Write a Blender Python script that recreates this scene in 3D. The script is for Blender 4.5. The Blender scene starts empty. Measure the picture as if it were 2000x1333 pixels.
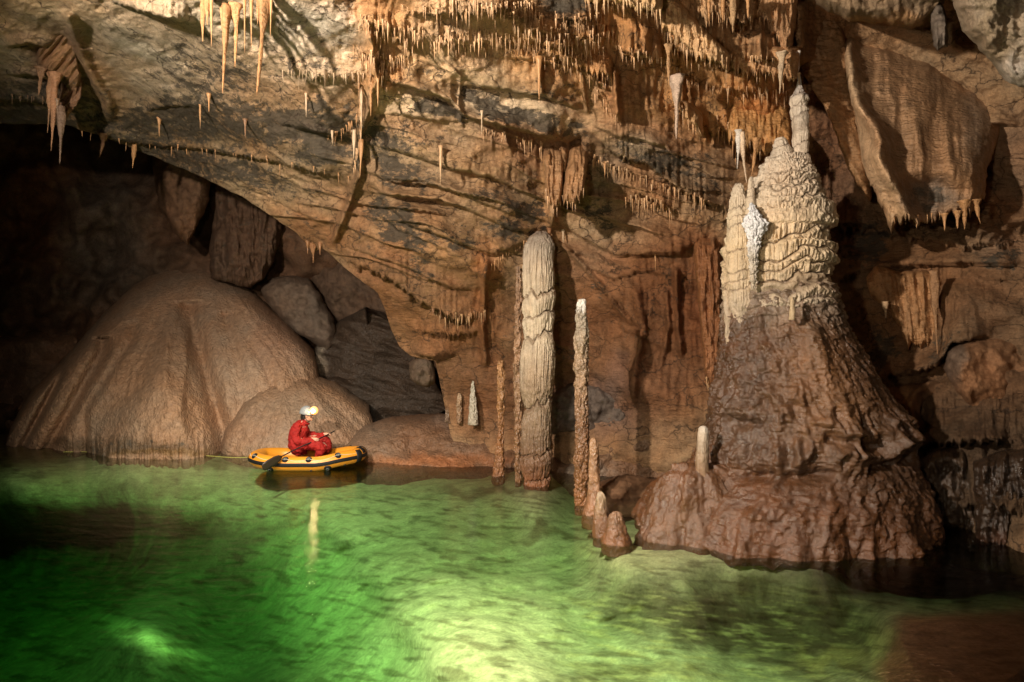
import bpy, bmesh, math, random
import numpy as np
from mathutils import Vector, Matrix
random.seed(7)
R = math.radians
scene = bpy.context.scene
C = scene.collection
# ------------------------------------------------------------------ camera, world, lamps, exposure
F = 1333.3      # focal length in photograph pixels (24 mm lens on a 36 mm frame, 2000 px wide)
H = 2.5         # camera height above the water (water is z = 0)
CY = 666.5
cam_d = bpy.data.cameras.new('camera'); cam = bpy.data.objects.new('camera', cam_d); C.objects.link(cam)
cam.location = (0, 0, H); cam.rotation_euler = (R(90), 0, 0)
cam_d.lens = 24; cam_d.sensor_width = 36; cam_d.clip_start = 0.05; cam_d.clip_end = 300
scene.camera = cam
world = bpy.data.worlds.new("World"); scene.world = world; world.use_nodes = True
world.node_tree.nodes['Background'].inputs[0].default_value = (0.9, 0.62, 0.4, 1)
world.node_tree.nodes['Background'].inputs[1].default_value = 0.006
scene.view_settings.view_transform = 'Standard'; scene.view_settings.look = 'None'
scene.view_settings.exposure = 0.0; scene.view_settings.gamma = 1.0
def lamp(name, loc, target, power, color, radius=0.12, angle=100, blend=0.6):
    l = bpy.data.lights.new(name, 'SPOT'); o = bpy.data.objects.new(name, l); C.objects.link(o)
    l.energy = power; l.color = color; l.shadow_soft_size = radius
    l.spot_size = R(angle); l.spot_blend = blend
    o.location = loc
    o.rotation_euler = (Vector(target) - Vector(loc)).to_track_quat('-Z', 'Y').to_euler()
    return o
# flash guns that lit the chamber, plus two unseen spots added above the pool
lamp('flash_and_fill_lamp', (-4.6, 1.6, 5.2), (0.9, 9.8, 5.2), 5800, (1.0, 0.87, 0.72), 0.13, 128, 0.8)
lamp('flash_and_fill_lamp', (-1.2, 0.6, 3.0), (1.5, 8.0, 4.0), 650, (1.0, 0.84, 0.62), 0.15, 120, 0.8)
lamp('flash_and_fill_lamp', (-1.6, 5.0, 5.2), (-1.3, 8.2, 0.0), 2000, (1.0, 0.95, 0.80), 0.3, 104, 1.0)  # added overhead spot, out of view, to brighten the pool bed
lamp('flash_and_fill_lamp', (-4.8, 9.0, 5.0), (-5.6, 11.8, 0.0), 1900, (1.0, 0.95, 0.80), 0.3, 92, 1.0)  # another unseen spot added overhead, lifting the dark far-left water
lamp('flash_and_fill_lamp', (-7.0, 6.0, 4.2), (-6.5, 14.5, 1.0), 620, (1.0, 0.88, 0.72), 0.2, 74, 0.8)
scene.cycles.max_bounces = 6; scene.cycles.diffuse_bounces = 3; scene.cycles.glossy_bounces = 3
scene.cycles.transparent_max_bounces = 10; scene.cycles.volume_bounces = 0
scene.cycles.sample_clamp_indirect = 4.0; scene.cycles.use_denoising = True

# ------------------------------------------------------------------ helpers
def PW(px, py, d):
    """photograph direction and a real distance -> a point of the cave"""
    px = np.asarray(px, float); py = np.asarray(py, float); d = np.asarray(d, float) + 0*px
    return np.stack([(px-1000)/F*d, d, H-(py-CY)/F*d], -1)
def dwater(py):  # distance at which the water surface stands in row py
    return H*F/(py-CY)
_rng = np.random.RandomState(11)
_perm = _rng.permutation(4096); _g = _rng.normal(size=(4096, 3)); _g /= np.linalg.norm(_g, axis=1)[:, None]
def _h(i, j, k):
    return _perm[(_perm[(_perm[i & 4095] + j) & 4095] + k) & 4095]
def perlin(x, y, z=0.0):
    x, y, z = np.broadcast_arrays(np.asarray(x, float), np.asarray(y, float), np.asarray(z, float))
    xi = np.floor(x).astype(int); yi = np.floor(y).astype(int); zi = np.floor(z).astype(int)
    xf = x-xi; yf = y-yi; zf = z-zi
    u = xf*xf*xf*(xf*(xf*6-15)+10); v = yf*yf*yf*(yf*(yf*6-15)+10); w = zf*zf*zf*(zf*(zf*6-15)+10)
    r = 0
    for a in (0, 1):
        for b in (0, 1):
            for c in (0, 1):
                g = _g[_h(xi+a, yi+b, zi+c)]
                dot = g[..., 0]*(xf-a)+g[..., 1]*(yf-b)+g[..., 2]*(zf-c)
                r = r + dot*(u if a else 1-u)*(v if b else 1-v)*(w if c else 1-w)
    return r*1.5
def fbm(x, y, z=0.0, o=4, lac=2.03, g=0.5):
    s = 0; a = 1.0; n = 0
    for i in range(o):
        s = s + a*perlin(x+17.3*i, y+9.1*i, z+5.7*i); n += a
        x = x*lac; y = y*lac; z = z*lac; a *= g
    return s/n
def ridged(x, y, z=0.0, o=3):
    s = 0; a = 1.0; n = 0
    for i in range(o):
        s = s + a*(1-2*np.abs(perlin(x+11.3*i, y+3.1*i, z))); n += a
        x = x*2.1; y = y*2.1; a *= 0.5
    return s/n
def sstep(a, b, x):
    t = np.clip((x-a)/(b-a), 0, 1); return t*t*(3-2*t)
def rbf(pts, px, py, c=120.0):
    P = np.array(pts, float); xs, ys, ds = P[:, 0], P[:, 1], P[:, 2]
    k = lambda r2: np.sqrt(r2+c*c)
    A = k((xs[:, None]-xs)**2+(ys[:, None]-ys)**2)
    n = len(P); M = np.zeros((n+1, n+1)); M[:n, :n] = A; M[:n, n] = 1; M[n, :n] = 1
    w = np.linalg.solve(M+np.diag([1e-3]*n+[0]), np.append(ds, 0))
    out = np.full(np.shape(px), w[n])
    for i in range(n):
        out = out + w[i]*k((px-xs[i])**2+(py-ys[i])**2)
    return out
def spl(px, py, lst, base, warp=14.0, ws=45.0):
    """blend a list of (x, y, rx, ry, value, strength[, angle]) patches over a base value"""
    base = np.atleast_1d(np.array(base, float))
    out = np.ones(np.shape(px)+(len(base),))*base
    wx = px+warp*fbm(px/ws, py/ws, 3.3, 3)*2; wy = py+warp*fbm(px/ws, py/ws, 8.8, 3)*2
    for it in lst:
        x, y, rx, ry, val, s = it[:6]; an = R(it[6]) if len(it) > 6 else 0.0
        dx = wx-x; dy = wy-y
        a = dx*math.cos(an)+dy*math.sin(an); b = -dx*math.sin(an)+dy*math.cos(an)
        q = (a/rx)**2+(b/ry)**2
        m = (s*np.exp(-q*q*0.7))[..., None]
        out = out*(1-m)+np.atleast_1d(np.array(val, float))*m
    return out
def teeth(px, lam, seed, pw=1.4):
    r = np.random.RandomState(seed); hs = r.rand(4096)**1.5; cs = r.rand(4096)*0.5+0.25; wd = 0.3+0.35*r.rand(4096)
    i = np.floor(px/lam).astype(int); t = px/lam-i
    return hs[i % 4096]*np.clip(1-np.abs(t-cs[i % 4096])/wd[i % 4096], 0, 1)**pw
def fin(ob, smooth=True):
    if smooth: ob.data.polygons.foreach_set('use_smooth', np.ones(len(ob.data.polygons), bool))
    return ob
def tag(o, label=None, cat=None, group=None, kind=None):
    if label: o['label'] = label
    if cat: o['category'] = cat
    if group: o['group'] = group
    if kind: o['kind'] = kind
    return o
def link(name, me, mat, parent=None, origin=None):
    o = bpy.data.objects.new(name, me); C.objects.link(o)
    if mat: me.materials.append(mat)
    if origin is not None:
        me.transform(Matrix.Translation(-Vector(origin))); o.location = origin
    if parent is not None:
        o.parent = parent; o.location = Vector(o.location)-Vector(parent.location)
    return o
def empty(name, loc):
    o = bpy.data.objects.new(name, None); C.objects.link(o); o.location = loc; return o
def grid_mesh(name, V, mat, tint=None, pat=None, parent=None, close_u=False, origin='base', caps=False):
    """V: rows x cols x 3"""
    nr, nc = V.shape[:2]
    idx = np.arange(nr*nc).reshape(nr, nc)
    if close_u:
        nx = np.roll(idx, -1, axis=1); a = idx[:-1]; b = nx[:-1]; c = nx[1:]; d = idx[1:]
    else:
        a = idx[:-1, :-1]; b = idx[:-1, 1:]; c = idx[1:, 1:]; d = idx[1:, :-1]
    q = np.stack([a, d, c, b], -1).reshape(-1, 4)
    me = bpy.data.meshes.new(name)
    me.vertices.add(nr*nc); me.vertices.foreach_set('co', V.reshape(-1).astype(np.float32))
    loops = q.reshape(-1); starts = np.arange(len(q))*4
    if caps and close_u:
        loops = np.concatenate([loops, idx[0], idx[-1][::-1]]); starts = np.concatenate([starts, [len(q)*4, len(q)*4+nc]])
    me.loops.add(len(loops)); me.loops.foreach_set('vertex_index', loops.astype(np.int32))
    me.polygons.add(len(starts)); me.polygons.foreach_set('loop_start', starts.astype(np.int32))
    me.update(calc_edges=True); me.validate()
    if tint is None: tint = np.array([0.4, 0.3, 0.2])
    t = np.ones((nr, nc, 4)); t[..., :3] = tint
    at = me.attributes.new('tint', 'FLOAT_COLOR', 'POINT'); at.data.foreach_set('color', t.reshape(-1).astype(np.float32))
    p = np.zeros((nr, nc))
    if pat is not None: p = p+np.asarray(pat)
    ap = me.attributes.new('pat', 'FLOAT', 'POINT'); ap.data.foreach_set('value', p.reshape(-1).astype(np.float32))
    if origin == 'base':
        v = V.reshape(-1, 3); mn = v.min(0); mx = v.max(0); origin = ((mn[0]+mx[0])/2, (mn[1]+mx[1])/2, mn[2])
    o = link(name, me, mat, parent, origin)
    return fin(o)
def poly(pts, t):
    P = np.array(pts, float); s = np.concatenate([[0], np.cumsum(np.linalg.norm(np.diff(P, axis=0), axis=1))]); s /= s[-1]
    t = np.asarray(t, float)
    # smooth a little by sampling a Catmull-like average
    e = 0.012
    f = lambda q: np.stack([np.interp(q, s, P[:, 0]), np.interp(q, s, P[:, 1])], -1)
    return (f(np.clip(t-e, 0, 1))+2*f(t)+f(np.clip(t+e, 0, 1)))/4
def patch(name, T, B, depth, mat, L=None, Rr=None, step=3.0, curl=(0, 0, 0, 0), cw=(.15, .15, .15, .15), disp=None,
          tint=(0.4, 0.3, 0.2), tints=(), pat=0.0, pats=(), thick=0.6, tb=None, teeth_amp=0, teeth_lam=20, seed=1, parent=None, closed=True, rag=3.0):
    """A lump of rock whose outline is four curves; its front bulges and its edges roll back to a real thickness."""
    T = [tuple(p) for p in T]; B = [tuple(p) for p in B]
    L = L or [T[0], B[0]]; Rr = Rr or [T[-1], B[-1]]
    ln = lambda c: sum(math.dist(c[i], c[i+1]) for i in range(len(c)-1))
    nu = int(max(ln(T), ln(B))/step)+8; nv = int(max(ln(L), ln(Rr))/step)+8
    u = np.linspace(0, 1, nu); v = np.linspace(0, 1, nv)
    U, Vv = np.meshgrid(u, v)
    t = poly(T, u)[None]; b = poly(B, u)[None]; l = poly(L, v)[:, None]; r = poly(Rr, v)[:, None]
    Ue = U[..., None]; Ve = Vv[..., None]
    S = (1-Ve)*t+Ve*b+(1-Ue)*l+Ue*r-((1-Ue)*(1-Ve)*t[:, :1]+Ue*(1-Ve)*t[:, -1:]+(1-Ue)*Ve*b[:, :1]+Ue*Ve*b[:, -1:])
    px, py = S[..., 0].copy(), S[..., 1].copy()
    if rag:
        px += rag*fbm(px/22, py/22, seed*1.7, 3)*1.5; py += rag*fbm(px/22, py/22, seed*2.9+4, 3)*1.5
    if teeth_amp:
        py += Vv**4*teeth_amp*(teeth(px, teeth_lam, seed)+0.5*teeth(px, teeth_lam*0.37, seed+5))
    d = depth(px, py, U, Vv) if callable(depth) else (rbf(depth, px, py) if isinstance(depth, (list, tuple)) else np.full(px.shape, float(depth)))
    def rnd(x, w):
        q = np.clip(x/w, 0, 1); return 1-np.sqrt(np.clip(1-(1-q)**2, 0, 1))
    d = d+curl[0]*rnd(Vv, cw[0])+curl[1]*rnd(1-Vv, cw[1])+curl[2]*rnd(U, cw[2])+curl[3]*rnd(1-U, cw[3])
    if disp is not None: d = d-disp(px, py, U, Vv)
    tn = spl(px, py, list(tints), tint) ; pt = spl(px, py, list(pats), [pat])[..., 0]
    V = PW(px, py, d)
    if not closed:
        return grid_mesh(name, V, mat, tn, pt, parent)
    # close it behind: frame rows and a back sheet in one folded grid
    cx = px.mean(); cyy = py.mean()
    def back(pxx, pyy, dd, k, sh): return PW(cx+(pxx-cx)*sh, cyy+(pyy-cyy)*sh, dd+thick*k)
    bm_v = [V]
    rows = [V[0], V[-1]]
    Bk = PW(cx+(px-cx)*0.985, cyy+(py-cyy)*0.985, np.maximum(d, d)+thick)
    n1 = nu*nv
    o = grid_mesh(name, V, mat, tn, pt, parent)
    me = o.data
    bm = bmesh.new(); bm.from_mesh(me); bm.verts.ensure_lookup_table()
    per = [(0, j) for j in range(nu)]+[(i, nu-1) for i in range(1, nv)]+[(nv-1, j) for j in range(nu-2, -1, -1)]+[(i, 0) for i in range(nv-2, 0, -1)]
    org = np.array(o.location)+(np.array(parent.location) if parent else 0)
    lt = bm.verts.layers.float_color.get('tint'); lp = bm.verts.layers.float.get('pat')
    prev = [bm.verts[i*nu+j] for i, j in per]
    for k, sh in ((0.35, 0.998), (1.0, 0.97)):
        ring = []
        for n, (i, j) in enumerate(per):
            c = back(px[i, j], py[i, j], d[i, j], k, sh)-org
            nv_ = bm.verts.new(c); s0 = prev[n]; nv_[lt] = s0[lt]; nv_[lp] = s0[lp]; ring.append(nv_)
        m = len(per)
        for n in range(m):
            bm.faces.new((prev[n], prev[(n+1) % m], ring[(n+1) % m], ring[n])).smooth = True
        prev = ring
    cen = bm.verts.new(np.array([v_.co for v_ in prev]).mean(0)); cen[lt] = prev[0][lt]; cen[lp] = 0
    for n in range(m): bm.faces.new((prev[n], prev[(n+1) % m], cen)).smooth = True
    bm.normal_update(); bm.to_mesh(me); bm.free()
    return o
def tower(name, prof, dc, mat, zf=None, nth=64, step=2.0, squash=1.0, disp=None, tint=(0.4, 0.3, 0.2), tintf=None, pat=0.0, parent=None, ext=14, seed=1):
    """A round formation. prof: rows (py, left px, right px), top to bottom, all at centre distance dc."""
    P = np.array(prof, float)
    n = int((P[-1, 0]-P[0, 0])/step)+4
    y = np.linspace(P[0, 0], P[-1, 0], n)
    xl = np.interp(y, P[:, 0], P[:, 1]); xr = np.interp(y, P[:, 0], P[:, 2])
    k = np.array([1, 2, 3, 2, 1.])/9
    if n > 12:
        f = lambda a: np.convolve(np.pad(a, 2, mode='edge'), k, 'valid'); xl = f(xl); xr = f(xr)
    z = H-(y-CY)/F*dc; xc = ((xl+xr)/2-1000)/F*dc; r = (xr-xl)/2/F*dc
    th = np.linspace(0, 2*math.pi, nth, endpoint=False)
    TH, Z = np.meshgrid(th, z); Rg = np.repeat(r[:, None], nth, 1); XC = np.repeat(xc[:, None], nth, 1); Y = np.repeat(y[:, None], nth, 1)
    dr = disp(TH, Z, Rg, Y) if disp is not None else 0
    st = 0
    if isinstance(dr, tuple): dr, st = dr
    Rr = np.maximum(Rg+dr, 0.002)
    V = np.stack([XC+Rr*np.cos(TH), dc+Rr*np.sin(TH)*squash, Z], -1)
    # nose
    V[0] = V[0].mean(0)*0.6+V[0]*0.4
    if zf is not None: V[..., 2] += zf(TH, Y)
    tn = np.ones(V.shape)*np.array(tint)
    if tintf is not None: tn = tintf(TH, Z, Y, st)
    return grid_mesh(name, V, mat, tn, pat+0*TH, parent, close_u=True, caps=True)
# ------------------------------------------------------------------ materials
class NT:
    def __init__(s, name):
        s.m = bpy.data.materials.new(name); s.m.use_nodes = True; s.t = s.m.node_tree; s.t.nodes.clear()
        s.out = s.n('ShaderNodeOutputMaterial')
    def n(s, t, **k):
        nd = s.t.nodes.new(t)
        for a, b in k.items(): setattr(nd, a, b)
        return nd
    def l(s, a, b): s.t.links.new(a, b)
    def noise(s, vec, scale, detail=4, rough=0.55, dist=0.0):
        n = s.n('ShaderNodeTexNoise'); s.l(vec, n.inputs['Vector'])
        n.inputs['Scale'].default_value = scale; n.inputs['Detail'].default_value = detail
        n.inputs['Roughness'].default_value = rough; n.inputs['Distortion'].default_value = dist
        return n.outputs[0]
    def mapv(s, vec, sc=(1, 1, 1), rot=(0, 0, 0)):
        n = s.n('ShaderNodeMapping'); s.l(vec, n.inputs[0]); n.inputs['Scale'].default_value = sc; n.inputs['Rotation'].default_value = rot
        return n.outputs[0]
    def mr(s, v, a, b, c, d, smooth=False):
        n = s.n('ShaderNodeMapRange'); n.clamp = True
        if smooth: n.interpolation_type = 'SMOOTHSTEP'
        s.l(v, n.inputs[0])
        for i, q in zip((1, 2, 3, 4), (a, b, c, d)): n.inputs[i].default_value = q
        return n.outputs[0]
    def math(s, op, a, b):
        n = s.n('ShaderNodeMath', operation=op)
        for i, q in enumerate((a, b)):
            if isinstance(q, (int, float)): n.inputs[i].default_value = q
            else: s.l(q, n.inputs[i])
        return n.outputs[0]
    def mix(s, fac, a, b, bt='MIX'):
        n = s.n('ShaderNodeMix', data_type='RGBA', blend_type=bt)
        if isinstance(fac, (int, float)): n.inputs[0].default_value = fac
        else: s.l(fac, n.inputs[0])
        for i, q in ((6, a), (7, b)):
            if isinstance(q, tuple): n.inputs[i].default_value = (*q, 1) if len(q) == 3 else q
            else: s.l(q, n.inputs[i])
        return n.outputs[2]
    def bump(s, h, dist, strength=1.0, nrm=None):
        n = s.n('ShaderNodeBump'); n.inputs['Distance'].default_value = dist; n.inputs['Strength'].default_value = strength
        s.l(h, n.inputs['Height'])
        if nrm is not None: s.l(nrm, n.inputs['Normal'])
        return n.outputs[0]
def rock(name, cracks=0.0, stri=0.0, scallop=0.0, grain=1.0, rough=(0.45, 0.8), spec=0.4, pcol=(0.075, 0.062, 0.045), orange=0.25, var=0.35, gscale=1.0, coat=0.0, knob=0.0, ripple=0.0):
    s = NT(name); pos = s.n('ShaderNodeNewGeometry').outputs['Position']
    tint = s.n('ShaderNodeAttribute', attribute_name='tint').outputs['Color']
    pat = s.n('ShaderNodeAttribute', attribute_name='pat').outputs['Fac']
    n1 = s.noise(pos, 0.9, 5, 0.6); n2 = s.noise(pos, 5.0*gscale, 8, 0.62); n3 = s.noise(pos, 34*gscale, 6, 0.65)
    col = s.mix(s.mr(n1, 0.33, 0.66, 0.05, min(1, orange*2.0)), tint, s.mix(1.0, tint, (1.28, 0.86, 0.56), 'MULTIPLY'))
    lum = s.math('ADD', s.mr(n2, 0.3, 0.72, 1-var, 1+var), s.math('ADD', s.mr(n3, 0.3, 0.7, -var*0.6, var*0.6), s.mr(s.noise(pos, 85*gscale, 3, .7), 0.3, 0.7, -var*.55, var*.55)))
    cb = s.n('ShaderNodeCombineColor'); [s.l(lum, cb.inputs[i]) for i in range(3)]
    col = s.mix(1.0, col, cb.outputs[0], 'MULTIPLY')
    # mineral stain: irregular, speckled
    sv = s.mapv(pos, (1.0, 1.0, 1.9), (0, R(-14), 0)); np_ = s.noise(sv, 5.0, 14, 0.78, 0.15)
    pv = s.math('ADD', np_, s.math('MULTIPLY', pat, 0.37))
    col = s.mix(s.mr(pv, 0.66, 0.745, 0, 0.9, True), col, pcol)
    h = None; nrm = None
    nrm = s.bump(n2, 0.10*grain, 0.55)
    if stri:
        st = s.noise(s.mapv(pos, (9, 9, 0.55)), 1.0, 5, 0.6, 0.2)
        nrm = s.bump(st, 0.10*stri, 0.8, nrm)
        col = s.mix(s.mr(st, 0.35, 0.65, 0.35*stri, 0), col, s.mix(1.0, col, (0.55, 0.42, 0.34), 'MULTIPLY'))
    if scallop:
        sc = s.noise(s.mapv(pos, (2.2, 2.2, 11), (0, R(-24), 0)), 1.6, 4, 0.6, 0.6)
        nrm = s.bump(sc, 0.11*scallop, 0.9, nrm)
    if ripple:
        rp = s.n('ShaderNodeTexWave', wave_type='BANDS', bands_direction='Z'); s.l(pos, rp.inputs[0]); rp.inputs['Scale'].default_value = 5.5; rp.inputs['Distortion'].default_value = 9; rp.inputs['Detail'].default_value = 3; rp.inputs['Detail Scale'].default_value = 1.3
        nrm = s.bump(rp.outputs['Fac'], 0.03*ripple, 0.9, nrm)
    if cracks:
        w = s.n('ShaderNodeTexVoronoi', feature='DISTANCE_TO_EDGE'); w.inputs['Scale'].default_value = 1.5
        wn = s.n('ShaderNodeTexNoise'); s.l(pos, wn.inputs[0]); wn.inputs['Scale'].default_value = 2.2; wn.inputs['Detail'].default_value = 6
        vm = s.n('ShaderNodeVectorMath', operation='MULTIPLY_ADD'); s.l(wn.outputs['Color'], vm.inputs[0]); vm.inputs[1].default_value = (0.9, 0.9, 0.9)
        s.l(s.mapv(pos, (0.8, 0.8, 1.7), (0, R(-16), 0)), vm.inputs[2]); s.l(vm.outputs[0], w.inputs['Vector'])
        cm = s.mr(w.outputs[0], 0.003, 0.022, 1, 0); gate = s.mr(s.noise(pos, 1.3, 3), 0.38, 0.54, 0, cracks)
        cm = s.math('MULTIPLY', cm, gate)
        col = s.mix(cm, col, (0.05, 0.032, 0.02)); nrm = s.bump(s.math('SUBTRACT', 1.0, cm), 0.03, 0.8, nrm)
    if knob:
        vo = s.n('ShaderNodeTexVoronoi', feature='SMOOTH_F1'); vo.inputs['Scale'].default_value = 13*gscale; s.l(s.mapv(pos, (1, 1, 0.8)), vo.inputs['Vector'])
        nrm = s.bump(s.math('SUBTRACT', 1.0, vo.outputs[0]), 0.06*knob, 0.9, nrm)
    nrm = s.bump(n3, 0.018*grain, 0.7, nrm)
    n4 = s.noise(pos, 160, 3, 0.6); nrm = s.bump(n4, 0.004*grain, 0.7, nrm)
    b = s.n('ShaderNodeBsdfPrincipled'); s.l(col, b.inputs['Base Color']); s.l(nrm, b.inputs['Normal'])
    s.l(s.mr(s.noise(pos, 7, 4), 0.35, 0.65, rough[0], rough[1]), b.inputs['Roughness'])
    b.inputs['Specular IOR Level'].default_value = spec
    b.inputs['Coat Weight'].default_value = coat; b.inputs['Coat Roughness'].default_value = 0.22
    s.l(nrm, b.inputs['Coat Normal'])
    s.l(b.outputs[0], s.out.inputs[0]); return s.m
def plain(name, col, rough=0.5, spec=0.5, noise=0.0, bump=0.0, bs=40, emit=None, es=1.0):
    s = NT(name); b = s.n('ShaderNodeBsdfPrincipled'); b.inputs['Base Color'].default_value = (*col, 1)
    b.inputs['Roughness'].default_value = rough; b.inputs['Specular IOR Level'].default_value = spec
    pos = s.n('ShaderNodeNewGeometry').outputs['Position']; n = s.noise(pos, bs, 5)
    if noise: s.l(s.mix(s.mr(n, 0.35, 0.7, 0, noise), (*col,), tuple(c*0.35 for c in col)), b.inputs['Base Color'])
    if bump: s.l(s.bump(n, bump, 0.8), b.inputs['Normal'])
    if emit: b.inputs['Emission Color'].default_value = (*emit, 1); b.inputs['Emission Strength'].default_value = es
    s.l(b.outputs[0], s.out.inputs[0]); return s.m
M = {}
M['ceiling'] = rock('limestone_ceiling', cracks=0.75, scallop=0.45, grain=1.5, rough=(0.5, 0.85), spec=0.3, orange=0.26)
M['flow'] = rock('orange_flowstone', stri=0.3, grain=0.9, rough=(0.35, 0.7), spec=0.45, orange=0.12, var=0.3, coat=0.05, ripple=0.2)
M['wet'] = rock('wet_brown_flowstone', grain=0.8, rough=(0.22, 0.5), spec=0.7, orange=0.2, var=0.35, coat=0.22, knob=0.3)
M['cream'] = rock('cream_calcite', stri=0.55, grain=0.7, rough=(0.3, 0.6), spec=0.5, orange=0.12, var=0.2, coat=0.15, pcol=(0.10, 0.06, 0.04))
M['knobbly'] = rock('knobbly_calcite', grain=0.9, rough=(0.25, 0.5), spec=0.6, orange=0.2, var=0.35, coat=0.3, knob=1.0, gscale=1.6)
M['mound'] = rock('muddy_flowstone', stri=0.12, grain=0.4, rough=(0.5, 0.75), spec=0.35, orange=0.25, var=0.3, coat=0.0, knob=0.5, gscale=1.9)
M['dark'] = rock('dull_cave_rock', grain=1.5, rough=(0.55, 0.9), spec=0.2, orange=0.25, var=0.4, gscale=0.6)
M['rough'] = rock('rough_boulder_rock', grain=1.2, rough=(0.55, 0.9), spec=0.25, orange=0.2, var=0.35, gscale=1.4)
M['drip'] = rock('dripstone', grain=0.35, rough=(0.3, 0.55), spec=0.5, orange=0.1, var=0.2, gscale=2.0, coat=0.15)
M['white'] = rock('white_calcite', grain=0.6, rough=(0.3, 0.55), spec=0.6, orange=0.0, var=0.12, coat=0.2, knob=0.8, gscale=2.0)
CR = (0.72, 0.58, 0.40); TA = (0.42, 0.30, 0.18); OR = (0.50, 0.29, 0.125); DO = (0.31, 0.155, 0.07); BR = (0.20, 0.11, 0.06); GY = (0.13, 0.11, 0.085); DK = (0.06, 0.045, 0.03)
WH = (0.78, 0.74, 0.68); PK = (0.50, 0.34, 0.22)

# ------------------------------------------------------------------ the chamber: ceiling and wall in one great sheet of limestone
def ledge_pts(pts, px):
    P = np.array(pts, float); return np.interp(px, P[:, 0], P[:, 1])
def ledges(px, py, L):
    """each ledge: rock above the line hangs over the rock below it"""
    off = np.zeros(px.shape)
    for k, e in enumerate(L):
        pts, A, w = e[0], e[1], e[2]; ta, tl = (e[3], e[4]) if len(e) > 3 else (0, 20)
        x0, x1 = pts[0][0], pts[-1][0]
        m = (px > x0-5) & (px < x1+5)
        X = px[m]; Y = py[m]
        yl = ledge_pts(pts, X)+3*fbm(X/25, 0*X, k*3.1, 3)*1.5
        if ta: yl = yl+ta*(teeth(X, tl, k+3)+0.5*teeth(X, tl*0.4, k+40))
        end = sstep(x0-4, x0+min(75, (x1-x0)*0.4), X)*(1-sstep(x1-min(75, (x1-x0)*0.4), x1+4, X))
        s = Y-yl
        c = min(9.0, w*0.3)
        up = np.exp(np.minimum(s, 0)/(w*1.5))
        rd = np.where(s < -c, 1.0, np.sqrt(np.clip(1-((s+c)/c)**2, 0, 1))*0.75+0.25)
        f = np.where(s < 0, up*rd, 0)
        off[m] += 1.7*A*end*f
    return off
def ribs(px, py, L):
    off = np.zeros(px.shape)
    for k, (pts, A, w) in enumerate(L):
        P = np.array(pts, float)
        m = (py > P[0, 1]-5) & (py < P[-1, 1]+5)
        X = px[m]; Y = py[m]
        xl = np.interp(Y, P[:, 1], P[:, 0])+4*fbm(Y/25, 0*Y, k*2.2+9, 3)
        end = sstep(P[0, 1]-4, P[0, 1]+15, Y)*(1-sstep(P[-1, 1]-20, P[-1, 1]+4, Y))
        ww = w*(0.7+0.6*np.abs(fbm(Y/15, k+0*Y, 2.2, 2)))
        off[m] += 1.4*A*end*np.exp(-((X-xl)/ww)**2)
    return off
DEPTH = [(-400, -350, 6.5), (0, 0, 9.0), (0, 240, 13.0), (-400, 240, 13), (300, 0, 8.2), (300, 300, 13.2), (200, 150, 11.0), (600, 0, 7.6), (600, 250, 10.3), (600, 480, 13.0),
         (450, 150, 9.6), (450, 360, 12.9), (900, 0, 7.9), (900, 200, 9.6), (900, 350, 10.8), (900, 500, 12.0), (850, 650, 13.4), (900, 850, 14.2), (1100, 0, 8.3), (1100, 270, 10.3),
         (1060, 450, 12.0), (1100, 700, 13.3), (1100, 930, 13.3), (1300, 0, 8.9), (1300, 250, 10.6), (1300, 480, 12.0), (1300, 700, 12.4), (1300, 960, 12.4), (1500, 0, 9.4),
         (1500, 300, 11.2), (1500, 600, 12.0), (1500, 1050, 12.0), (1650, 0, 10.0), (1700, 250, 11.0), (1700, 500, 11.2), (1720, 700, 11.2), (1750, 950, 10.6), (1950, 200, 10.4),
         (1950, 450, 10.1), (1960, 700, 9.6), (1950, 950, 8.9), (1950, 1100, 8.3), (2400, 500, 8), (2400, 1100, 7), (2400, -300, 7), (1000, -350, 5.6), (2000, -350, 6.5), (-400, -50, 8.5)]
SIL = [(-400, 250), (0, 240), (130, 243), (200, 266), (280, 297), (330, 318), (400, 347), (480, 388), (540, 427), (580, 455), (600, 478), (612, 492), (626, 484), (640, 490), (665, 515), (705, 548), (738, 572),
       (752, 604), (764, 644), (780, 676), (802, 694), (850, 705), (862, 760), (880, 850), (930, 950), (1000, 985), (1300, 1010), (1500, 1030), (1750, 1070), (1900, 1110), (2400, 1180)]
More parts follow.
